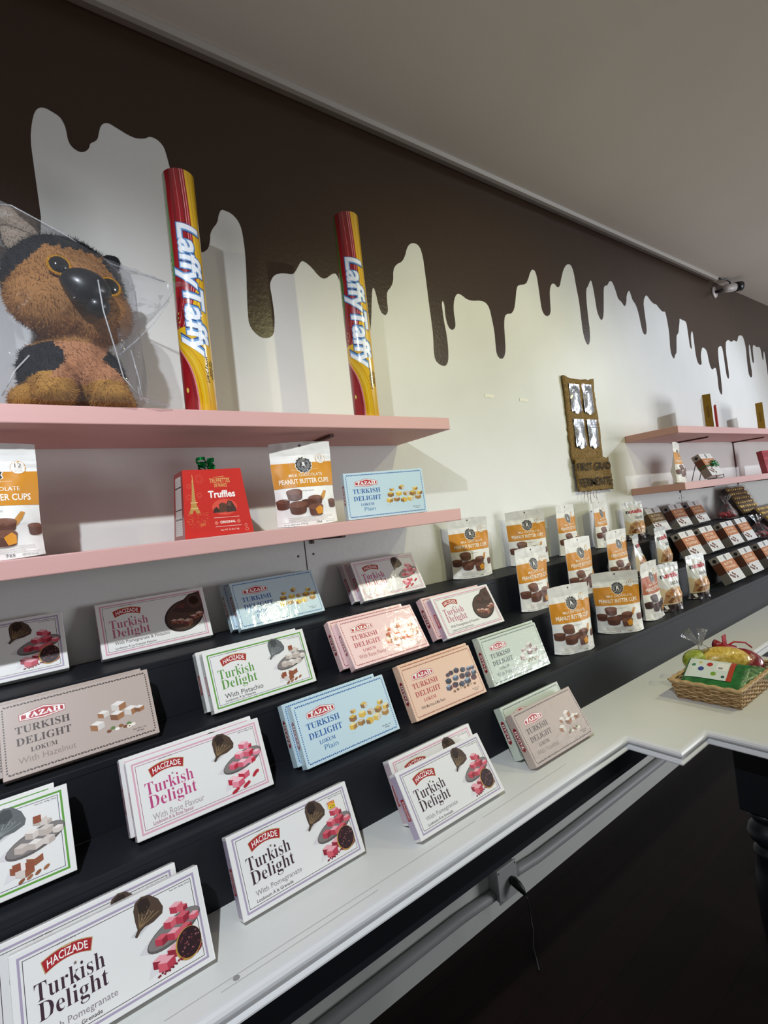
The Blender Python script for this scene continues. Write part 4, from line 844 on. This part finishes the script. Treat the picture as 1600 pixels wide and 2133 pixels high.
hull([(-.175, -.02, .455), (-.135, -.09, .432), (-.05, -.05, .418), (.075, -.045, .362), (.13, -.075, .325), (.12, -.12, .24), (.04, -.172, .27), (-.03, -.150, .20), (-.168, -.07, .25), (-.17, -.07, .03), (-.155, -.125, .0), (.09, -.14, .0), (.122, -.12, .012), (.11, -.09, .10), (.125, .1, .0), (-.17, .1, .0), (-.17, .1, .43), (.11, .09, .33)], mb, bagm)
hull([(.075, -.06, .362), (.13, -.03, .33), (.125, -.06, .22), (.075, -.10, .118), (.20, -.085, .302), (.222, -.098, .310), (.212, -.096, .292), (.185, -.08, .25)], mb, bagm, 3, .003, 40)
mb.tube([(.212, -.095, .302), (.225, -.104, .306), (.238, -.11, .300)], [.004, .006, .002], bagm, 8)
mb.tube([(.10, -.135, .016), (.135, -.13, .007), (.165, -.128, .004)], [.006, .008, .004], bagm, 8)
fold = film('bag_crease', .35, .8, .08, 'ffffff', .8, 60)
for pts in (((.04, -.170, .25), (.045, -.162, .19), (.06, -.152, .12), (.072, -.148, .055), (.10, -.142, .02)), ((.078, -.10, .12), (.12, -.08, .165), (.165, -.08, .215), (.20, -.09, .265)), ((-.175, -.03, .44), (-.09, -.075, .425), (.0, -.06, .395), (.09, -.05, .352), (.195, -.088, .312)), ((-.14, -.13, .01), (-.115, -.135, .06), (-.09, -.14, .09)), ((.115, -.10, .02), (.112, -.1, .07), (.10, -.11, .13))):
    mb.tube(pts, .0016, fold, 6)
o = mb.build('clear_plastic_bag'); o.location = (DX, DY, DZ + .0008); tag(o, 'crumpled clear plastic bag wrapped around the plush dog', 'plastic bag')
# ---------------------------------------------------------------- burlap hanging with silver pouches
def wp(pts): return pts
burl = noisy('burlap_cloth', '6d5738', '92784e', 120, .95, .6, 220, (1, 1, 1), .1)
root = thing('burlap_hanging', 'brown burlap hanging nailed to the wall with stencilled letters and four silver pouches', 'wall hanging', (2.44, WY, 1.9))
def cloth(x0, x1, z0, z1, skew, y, name, seed, th=.004, taper=0):
    rnd = random.Random(seed); mb = MB(); nx, nz = 14, 26; F_ = []; B_ = []
    for j in range(nz + 1):
        t = j / nz; z = z0 + (z1 - z0) * t; fl, fr_ = rnd.uniform(-.004, .004), rnd.uniform(-.004, .004)
        for i in range(nx + 1):
            s_ = i / nx; x = x0 + (x1 - x0) * s_ + skew * t + (fl if i == 0 else fr_ if i == nx else 0) ; yy = y - .006 * abs(math.sin(5 * s_ + 3 * t + seed)) - .004 * noise.noise(Vector((s_ * 4, t * 7, seed)))
            zz = z + (rnd.uniform(-.004, .004) if j in (0, nz) else 0) + (.012 * (abs(s_ - .5) * 2) ** 3 if j == nz and name == 'burlap_sheet' else 0)
            F_.append((x, yy - th, zz)); B_.append((x, yy, zz))
    w = nx + 1; N_ = len(F_); fs = []
    for j in range(nz):
        for i in range(nx): a_ = j * w + i; fs += [(a_, a_ + 1, a_ + w + 1, a_ + w), (N_ + a_, N_ + a_ + w, N_ + a_ + w + 1, N_ + a_ + 1)]
    for j in range(nz): fs += [(j * w, (j + 1) * w, N_ + (j + 1) * w, N_ + j * w), (j * w + nx, N_ + j * w + nx, N_ + (j + 1) * w + nx, (j + 1) * w + nx)]
    for i in range(nx): fs += [(i, N_ + i, N_ + i + 1, i + 1), (nz * w + i, nz * w + i + 1, N_ + nz * w + i + 1, N_ + nz * w + i)]
    mb.add(F_ + B_, fs, burl, True); return mb
mb = cloth(2.292 - 2.44, 2.578 - 2.44, 1.79 - 1.9, 2.222 - 1.9, .003, -.001, 'burlap_sheet', 2); mb.build('burlap_sheet', root)
mb = cloth(2.296 - 2.44, 2.62 - 2.44, 1.636 - 1.9, 1.806 - 1.9, -.003, -.014, 'burlap_flap', 5)
a = Art(1, 1); ink = '2e2418'
def stencil(t, u0, v0, u1, v1): a.text(t, u0, v0, u1, v1, ink, off=.015)
stencil('FIRST GRAD', -.135, -.158, .172, -.118); stencil('FERMENTE', -.128, -.238, .166, -.196); a.up()
for k in range(8): a.rect(-.12 + .037 * k, -.142, .0 - .12 + .037 * k + .006, -.138, '7a6240'); a.rect(-.115 + .036 * k, -.219, -.108 + .036 * k, -.215, '7a6240')
a.emit(mb, lambda u, v, d: (u, -.0275 - d * 6, v), lambda c: mat(c, .9))
for k in range(5): x_ = -.09 + .03 * k; mb.tube([(x_, -.018, -.262), (x_ - .008 - .004 * k, -.022, -.285), (x_ - .014 + .01 * (k % 2), -.02, -.30 - .014 * (k % 3))], .0012, burl, 5)
mb.build('burlap_flap', root)
silv = mat('b9bbbf', .22, .85, .5, 0, .1, .5, 60)
rnd = random.Random(4)
for cx, zt_, zb_ in ((2.383, 2.192, 2.036), (2.50, 2.198, 2.036), (2.386, 2.010, 1.855), (2.507, 2.010, 1.856)):
    t = thing('silver_pouch', 'flat silver pouch pinned on the burlap, ' + ('upper' if zb_ > 2 else 'lower') + (' left' if cx < 2.45 else ' right') + ' of four', 'pouch', (cx, WY - .0125, zb_), group='silver pouches on the burlap')
    mb = MB(); vs = []; fs = []; nx, nz = 10, 16; hh_ = zt_ - zb_; sd = rnd.uniform(0, 9)
    for j in range(nz + 1):
        for i in range(nx + 1):
            s_, q_ = i / nx * 2 - 1, j / nz; b_ = .012 * (1 - s_ * s_) * math.sin(math.pi * min(1, q_ * 1.05)) * .9
            vs.append((s_ * .046 * (1 - .25 * max(0, .12 - q_) / .12), -b_ - .0015 + .003 * noise.noise(Vector((s_ * 3 + sd, q_ * 6, sd))), q_ * hh_ + (.012 * abs(s_) if j == 0 else 0)))
    for j in range(nz):
        for i in range(nx): a_ = j * (nx + 1) + i; fs.append((a_, a_ + 1, a_ + nx + 2, a_ + nx + 1))
    nv_ = len(vs); vs += [(x, .001, z) for x, y, z in vs]; fs += [tuple(i + nv_ for i in f[::-1]) for f in fs]
    mb.add(vs, fs, silv, True)
    ar = Art(1, 1)
    for k in range(9): ar.text(rnd.choice(('B', 'R', 'E', 'D', 'S', 'A')), -.03 + .02 * (k % 3), hh_ * (.93 - .10 * (k // 3)) - .012, -.016 + .02 * (k % 3), hh_ * (.93 - .10 * (k // 3)), '4a4c50')
    ar = Art(1, 1); ar.text('BREAD', -.03, hh_ * .80, .028, hh_ * .90, '55575c'); ar.text('CACAO', -.026, hh_ * .68, .026, hh_ * .76, '6a6c70')
    ar = Art(1, 1)
    for k in range(5): ar.line((-.028, hh_ * (.92 - .05 * k)), (.024 - .008 * (k % 2), hh_ * (.925 - .05 * k)), .0022, '6a6c70')
    ar.emit(mb, lambda u, v, d: (u, -.012 * (1 - (u / .046) ** 2) * math.sin(math.pi * min(1, v / hh_ * 1.05)) * .9 - .006 - d, v), lambda c: mat(c, .4, .3), cut=(.008, None))
    mb.build('foil_body', t)
# two scraps of tape on the wall
for lab, x0, x1, z0 in (('small torn strip of white tape on the wall, left of two', 1.712, 1.77, 2.094), ('small torn strip of white tape on the wall, right one nearer the burlap', 1.948, 2.004, 2.086)):
    mb = MB(); mb.prism([(x0, z0), (x0 + .02, z0 + .002), (x1, z0 - .003), (x1 + .002, z0 + .012), (x0 + .03, z0 + .014), (x0 + .001, z0 + .016)], 'y', WY - .0014, WY - .0003, mat('e9e6d8', .5)); o = mb.build('tape_strip'); recalc(o); tag(o, lab, 'tape', 'tape strips on the wall')
# ---------------------------------------------------------------- security camera under the ceiling
root = thing('security_camera', 'small white security camera with a black lens hood mounted under the ceiling', 'camera', (4.40, WY, 3.02))
wm, bm_ = mat('b5aea8', .4), mat('15151a', .3)
mb = MB(); mb.tube([(0, 0, 0), (0, -.012, 0)], [.045, .04], wm, 20); mb.tube([(0, -.012, 0), (.02, -.04, .0), (.035, -.045, .006)], [.012, .011, .012], bm_, 12); mb.build('mount', root)
mb = MB(); mb.tube([(.03, -.045, .010), (.06, -.062, .014), (.13, -.105, .022)], [.022, .03, .03], wm, 18); mb.build('housing', root)
mb = MB(); mb.tube([(.125, -.102, .0215), (.165, -.127, .026)], [.034, .035], bm_, 18); mb.build('lens_hood', root)
mb = MB(); mb.tube([(.09, -.085, .045), (.085, -.085, .062), (.05, -.08, .074), (.0, -.06, .08), (-.04, -.05, .083)], .006, bm_, 8); mb.build('cable', root)
# ---------------------------------------------------------------- right hand shelves
gold_b, gold_d = 'b08a2a', '8a6a1e'
def slim(label, x, y, w, hgt, d, rz, front='e9dfb8'):
    t = thing('gold_box', label, 'box', (x, y, SU + .0004), (0, 0, R_(rz)), 'slim gold boxes on the right shelf')
    mb = MB(); mk = lambda c: mat(c, .35, .25, .5, .2)
    mb.bbox(-w / 2, w / 2, 0, d, 0, hgt, mat('e9e6dc', .4), .001); a = Art(w, hgt)
    a.rect(0, 0, 1, 1, gold_b); a.up(); a.text('GODIVA', .32, .34, .68, .66, '4a3a14', rot=-90, off=.01); a.line((.1, .22), (.9, .22), .0012, gold_d); a.line((.1, .10), (.9, .10), .0012, gold_d)
    a.emit(mb, lambda u, v, d_: (u - w / 2, -d_, v), mk)
    s_ = Art(d, hgt); s_.rect(0, 0, 1, 1, front); s_.emit(mb, lambda u, v, d_: (w / 2 + d_, u, v), mk); mb.build('carton', t)
slim('slim tall gold box near the left end of the upper right shelf', 3.425, 1.265, .042, .212, .19, -65.5)
slim('slim tall gold box at the right edge of the photo on the upper shelf', 4.36, 1.285, .042, .205, .19, -73, 'e6d79a')
mb = MB(); rm = mat('a81c22', .4)
mb.prism([(-.022, 0), (.022, 0), (.034, .13), (.012, .165), (-.014, .15)], 'y', 0, .012, rm); o = mb.build('red_gift_bag'); recalc(o); o.location = (3.62, 1.29, SU + .0004); o.rotation_euler = (0, 0, R_(15)); tag(o, 'red gift wrapper leaning behind the left gold box on the upper right shelf', 'gift')
# edge on pouch, and the film used for cellophane
cf = film('cellophane', .05, .8, .08, 'ffffff', .8, 60)
pouch('o2', 'peanut butter cups pouch seen edge on at the left end of the lower right shelf', 2.93, 1.262, SLO, 15, group=None, sc=.95)
# toffee box on a wire easel with green bow
root = thing('wire_easel', 'thin dark wire easel holding a toffee box on the lower right shelf', 'easel', (3.34, 1.262, SLO))
mb = MB(); wr = mat('2a2522', .4, .5)
for sx in (-.05, .05):
    mb.tube([(sx, -.045, .026), (sx, -.05, .008), (sx, -.035, .0035), (sx, .0, .004), (sx, .045, .13)], .0022, wr, 8); mb.tube([(sx, .045, .13), (sx * 1.05, .085, .0035)], .0022, wr, 8)
mb.tube([(-.05, .0, .004), (.05, .0, .004)], .0022, wr, 8); mb.tube([(-.05, .043, .124), (.05, .043, .124)], .0022, wr, 8); mb.build('wire_frame', root)
o = toffee('a', 'orange banded toffee box tied with a green bow on the wire easel', 0, 0, 24, 0, (3.34, 1.224, SLO + .024), None); 
mb = MB(); gb = mat('1f7a4a', .3, .4)
mb.box(-TW / 2 - .001, TW / 2 + .001, -.0016, TD + .0012, .062, .068, gb)
for th in (20, 160, 60, 120, 200, 340):
    c_, s_ = math.cos(R_(th)), math.sin(R_(th)); mb.tube([(.02, -.004, .065), (.02 + .03 * c_, -.016, .065 + .022 * s_), (.02 + .05 * c_, -.006, .065 + .03 * s_)], [.002, .006, .003], gb, 6)
b_ = mb.build('ribbon_bow', o); b_['label'] = 'green ribbon with bow'
mb = MB(); mb.bbox(-.05, .05, 0, .04, 0, .17, mat('a3202c', .3, 0, .5, .4), .002)
a = Art(.1, .17); a.rect(.08, .1, .92, .9, '8a1622'); a.up()
for k in range(8): a.ell(.2 + .2 * (k % 4), .3 + .35 * (k // 4), .09, .09, 'b5404a', 10)
a.emit(mb, lambda u, v, d: (u - .05, -d, v), lambda c: mat(c, .3)); o = mb.build('red_box'); o.location = (4.50, 1.30, SLO + .0004); o.rotation_euler = (R_(-8), 0, R_(-12)); tag(o, 'red patterned box at the right edge on the lower right shelf', 'box')
# ---------------------------------------------------------------- cellophane bags of red candy and gold wafer trays
cand = mat('c4282e', .3, 0, .5, .4)
def candybag(label, x, y, z, s_, seed):
    rnd = random.Random(seed); t = thing('candy_bag', label, 'bag', (x, y, z + .0004), (0, 0, seed), 'cellophane bags of red candy')
    mb = MB()
    for k in range(16):
        th = rnd.uniform(0, 6.28); r_ = .05 * math.sqrt(rnd.random()); mb.ell((r_ * math.cos(th), r_ * math.sin(th) * .7, .018 + .045 * rnd.random() * (1 - r_ / .07)), (.016, .013, .012), cand if k % 5 else mat('c98a8a', .3), seg=10, rings=8)
    t1 = mb.build('candies', t); t1['kind'] = 'stuff'
    mb = MB(); prof__ = [(.002, 0), (.062, .004), (.072, .025), (.062, .05), (.038, .078), (.014, .098), (.009, .106), (.016, .118), (.03, .14), (.042, .158)]; n__ = 20
    vs = [(r * math.cos(6.283 * k / n__) * (1 + .16 * math.sin(5 * k + 9 * z)), r * math.sin(6.283 * k / n__) * .75 * (1 + .16 * math.cos(4 * k + 7 * z)), z + .008 * math.sin(3 * k) * (z > .12)) for r, z in prof__ for k in range(n__)]
    mb.add(vs, [(i * n__ + k, i * n__ + (k + 1) % n__, (i + 1) * n__ + (k + 1) % n__, (i + 1) * n__ + k) for i in range(len(prof__) - 1) for k in range(n__)], cf); mb.build('cellophane', t)
    mb = MB(); mb.tube([(.011 * math.cos(k), .009 * math.sin(k), .103) for k in [i * .628 for i in range(10)]], .0025, mat('c9a0a0', .3), 6, closed=True); mb.build('tie', t)
    t.scale = (s_, s_, s_)
candybag('knotted cellophane bag of red candy on the top step beside the gold tray', 3.86, 1.39, TZ[3], 1.0, 1)
candybag('knotted cellophane bag of red candy on the middle step below the gold trays', 3.86, 1.225, TZ[2], .95, 2)
def tray(label, x, y, z, rx_, rz, w=.26, hgt=.21):
    t = thing('chocolate_tray', label, 'tray', (x, y, z), (R_(-rx_), 0, R_(rz)), 'trays of gold wrapped chocolates')
    mb = MB(); dk = mat('3a2c22', .4); mb.bbox(-w / 2, w / 2, 0, .03, 0, hgt, dk, .002); mb.build('tray_base', t)
    mb = MB(); gm = mat('d9b45a', .4, .55); g2 = mat('b08c40', .4, .55)
    nx, nz = 8, 6
    for i in range(nx):
        for j in range(nz): mb.ell((-w / 2 + (i + .5) * w / nx, -.004, (j + .5) * hgt / nz), (w / nx * .40, .012, hgt / nz * .40), gm if (i + j) % 3 else g2, seg=12, rings=8)
    c_ = mb.build('gold_chocolates', t); c_['kind'] = 'stuff'
    mb = MB(); mb.bbox(-w / 2 - .003, w / 2 + .003, -.02, .0, -.003 + .003, hgt + .003, film('tray_lid', .05, .7, .12), .003); mb.build('clear_lid', t)
tray('tray of gold wrapped chocolates leaning against the wall on the top step', 4.12, WY - .155, TZ[3] + .016, 28, -4)
tray('tray of gold wrapped chocolates on the middle step at the right edge', 4.10, TY[3] - .15, TZ[2] + .021, 38, 0)
# ---------------------------------------------------------------- wicker basket with sweets on the peninsula
def weave():
    x0, x1, y0, y1, hz = 1.70, 2.02, .640, .835, .058
    root = thing('wicker_basket', 'shallow rectangular wicker basket on the counter peninsula full of packets', 'basket', ((x0 + x1) / 2, (y0 + y1) / 2, .9203)); cx, cy = (x0 + x1) / 2, (y0 + y1) / 2
    hw, hd = (x1 - x0) / 2, (y1 - y0) / 2; wk, wk2 = noisy('wicker', 'a8875c', 'c4a578', 90, .6, .3, 90), noisy('wicker_dark', '8a6a42', 'a8865a', 90, .6, .3, 90)
    def per(t, gx, gy):   # perimeter point
        L1, L2 = 2 * gx, 2 * gy; T_ = 2 * (L1 + L2); d = t * T_
        if d < L1: return Vector((-gx + d, -gy, 0)), Vector((0, -1, 0))
        d -= L1
        if d < L2: return Vector((gx, -gy + d, 0)), Vector((1, 0, 0))
        d -= L2
        if d < L1: return Vector((gx - d, gy, 0)), Vector((0, 1, 0))
        d -= L1; return Vector((-gx, gy - d, 0)), Vector((-1, 0, 0))
    mb = MB(); ns = 44; rows = 9
    for j in range(rows):
        f = (j + .5) / rows; z = f * hz; fl = .90 + .12 * f; pts = []
        for k in range(ns * 3):
            p, n_ = per(k / (ns * 3), hw * fl, hd * fl); pts.append(p + n_ * .0028 * math.cos(math.pi * (k / 3 + j)) + Vector((0, 0, z + .0006 * math.sin(k * 2.1 + j))))
        mb.tube(pts, .0030, wk if j % 3 else wk2, 6, closed=True)
    mb.build('woven_side', root)
    mb = MB()
    for k in range(ns):
        a_, _ = per(k / ns, hw * .90, hd * .90); b_, _ = per(k / ns, hw * 1.02, hd * 1.02); mb.tube([a_ + Vector((0, 0, .001)), b_ + Vector((0, 0, hz))], .0022, wk2, 6)
    o = mb.build('stakes', root)
    mb = MB()
    for dz, g in ((0, 1.03), (.004, 1.055), (.004, 1.005)):
        mb.tube([per(k / 120, hw * g, hd * g)[0] + Vector((0, 0, hz + dz + .0018 * math.sin(k * 1.3))) for k in range(120)], .0042, wk, 8, closed=True)
    mb.build('rim', root)
    mb = MB(); mb.bbox(-hw * .9, hw * .9, -hd * .9, hd * .9, 0, .004, wk2, .001); mb.build('base', root)
    return cx, cy, hw, hd
cx, cy, hw, hd = weave()
def packet(name, label, loc, rot, L_, W_, T_, m, art=None, group=None):
    t = thing(name, label, 'sweets packet', loc, rot, group); mb = MB(); nx, ny = 20, 14; vs = []; fs = []
    for sgn in (1, -1):
        for j in range(ny + 1):
            for i in range(nx + 1):
                u, v = i / nx * 2 - 1, j / ny * 2 - 1; b_ = T_ / 2 * (max(0, 1 - abs(u) ** 4) * max(0, 1 - abs(v) ** 4)) ** .6 * (1 + .15 * noise.noise(Vector((u * 3, v * 3, sgn))))
                vs.append((u * L_ / 2, v * W_ / 2, sgn * (b_ + .0006)))
    w = nx + 1; N_ = w * (ny + 1)
    for j in range(ny):
        for i in range(nx): a_ = j * w + i; fs += [(a_, a_ + 1, a_ + w + 1, a_ + w), (N_ + a_, N_ + a_ + w, N_ + a_ + w + 1, N_ + a_ + 1)]
    mb.add(vs, fs, m, True)
    if art: art.emit(mb, lambda u, v, d: ((u - .5) * L_, (v - .5) * W_, T_ / 2 * (max(0, 1 - abs(2 * u - 1) ** 4) * max(0, 1 - abs(2 * v - 1) ** 4)) ** .6 * 1.12 + .0018 + d), lambda c: mat(c, .3, 0, .5, .4), cut=(.05, .07))
    mb.build('packet_body', t); return t
gw = noisy('green_foil', '1f5a2c', '2f7a3c', 60, .3, .4, 60)
a = Art(1, 1); a.rect(.04, .30, .80, .97, 'd3dcd6'); a.up()
for u, v, c_, r_ in ((.14, .72, '2a7a5a', .035), (.28, .60, '2a3f8a', .05), (.40, .78, 'b02a2a', .05), (.50, .48, '7aa03a', .045), (.24, .82, 'c9b86a', .03), (.66, .42, '3a5a5a', .03)): a.ell(u, v, r_, r_ * 1.5, c_, 14)
a.rect(.52, .62, .70, .88, 'eceae6'); a.up(); a.rect(.55, .66, .62, .72, '8a8a8a'); a.rect(.72, .30, .80, .97, 'b0402a'); 
packet('gummy_packet', 'green and white packet printed with coloured sweets lying on top in the basket', (cx - .085, cy - .003, .990), (R_(30), 0, R_(-88)), .178, .125, .02, gw, a)
packet('gummy_packet', 'dark green packet under the printed one in the basket', (cx - .078, cy + .0, .957), (R_(4), 0, R_(-88)), .165, .115, .02, gw)
packet('gummy_packet', 'clear green leaf candy packet at the front corner of the basket', (cx + .03, cy - .045, .966), (R_(10), R_(-12), R_(-20)), .14, .10, .04, noisy('green_gummies', '2a5a34', '7aa06a', 70, .2, .6, 60, coat=.5))
ysp = noisy('yellow_sweets', 'b8922a', 'e0c05a', 90, .25, .7, 70, coat=.6)
t = thing('yellow_sweets_bag', 'cellophane bag of yellow and lime sweets with a twisted top in the basket', 'sweets bag', (cx + .045, cy + .02, .975), (0, 0, R_(-55)))
mb = MB(); mb.ell((0, 0, .03), (.085, .045, .045), ysp, fn=lambda q: Vector((q.x, q.y, max(q.z, -.028)))); mb.build('yellow_sweets', t)
mb = MB(); mb.ell((-.075, .0, .028), (.045, .04, .04), noisy('lime_sweets', '7a8a24', 'a8b044', 90, .25, .7, 70, coat=.6)); mb.build('lime_sweets', t)
mb = MB(); mb.tube([(-.05, 0, .062), (-.06, .0, .082), (-.075, .005, .10), (-.10, .01, .125)], [.02, .008, .008, .022], cf, 10); mb.tube([(-.062, 0, .082), (-.05, .01, .11), (-.045, .015, .135)], [.007, .01, .018], cf, 10); mb.build('cellophane_twist', t)
t = thing('red_sweets_bag', 'bag of dark red sweets tied with a red ribbon at the right of the basket', 'sweets bag', (cx + .105, cy + .0, .955))
mb = MB(); mb.ell((0, -.02, .03), (.06, .06, .05), noisy('red_sweets', '6a0f18', '96202a', 80, .25, .7, 70, coat=.6), fn=lambda q: Vector((q.x * (1 - .5 * max(0, q.z) / .05), q.y, max(q.z, -.028)))); mb.tube([(-.01, .0, .07), (-.03, .03, .09), (-.045, .045, .098)], [.02, .011, .016], mat('8f1420', .3), 10); mb.build('sweets', t)
mb = MB(); rb = mat('a8101c', .35); mb.box(-.035, -.006, .02, .023, .085, .125, rb); mb.tube([(-.03, .02, .085), (.0, .0, .10), (.04, -.02, .09), (.06, -.03, .07)], .003, rb, 6); mb.build('ribbon', t)
mb = MB(); a = Art(1, 1); a.rect(-.02, -.018, .026, .022, 'e6e3e0'); a.up()
for k in range(5): a.line((-.012, -.01 + .006 * k), (.018, -.01 + .006 * k), .002, '8a8886')
a.emit(mb, lambda u, v, d: (-.048 + v * .4 - d - .006, -.02 + u, .045 + v * .8), lambda c: mat(c, .5)); l_ = mb.build('price_label', t); l_['label'] = 'white price label'
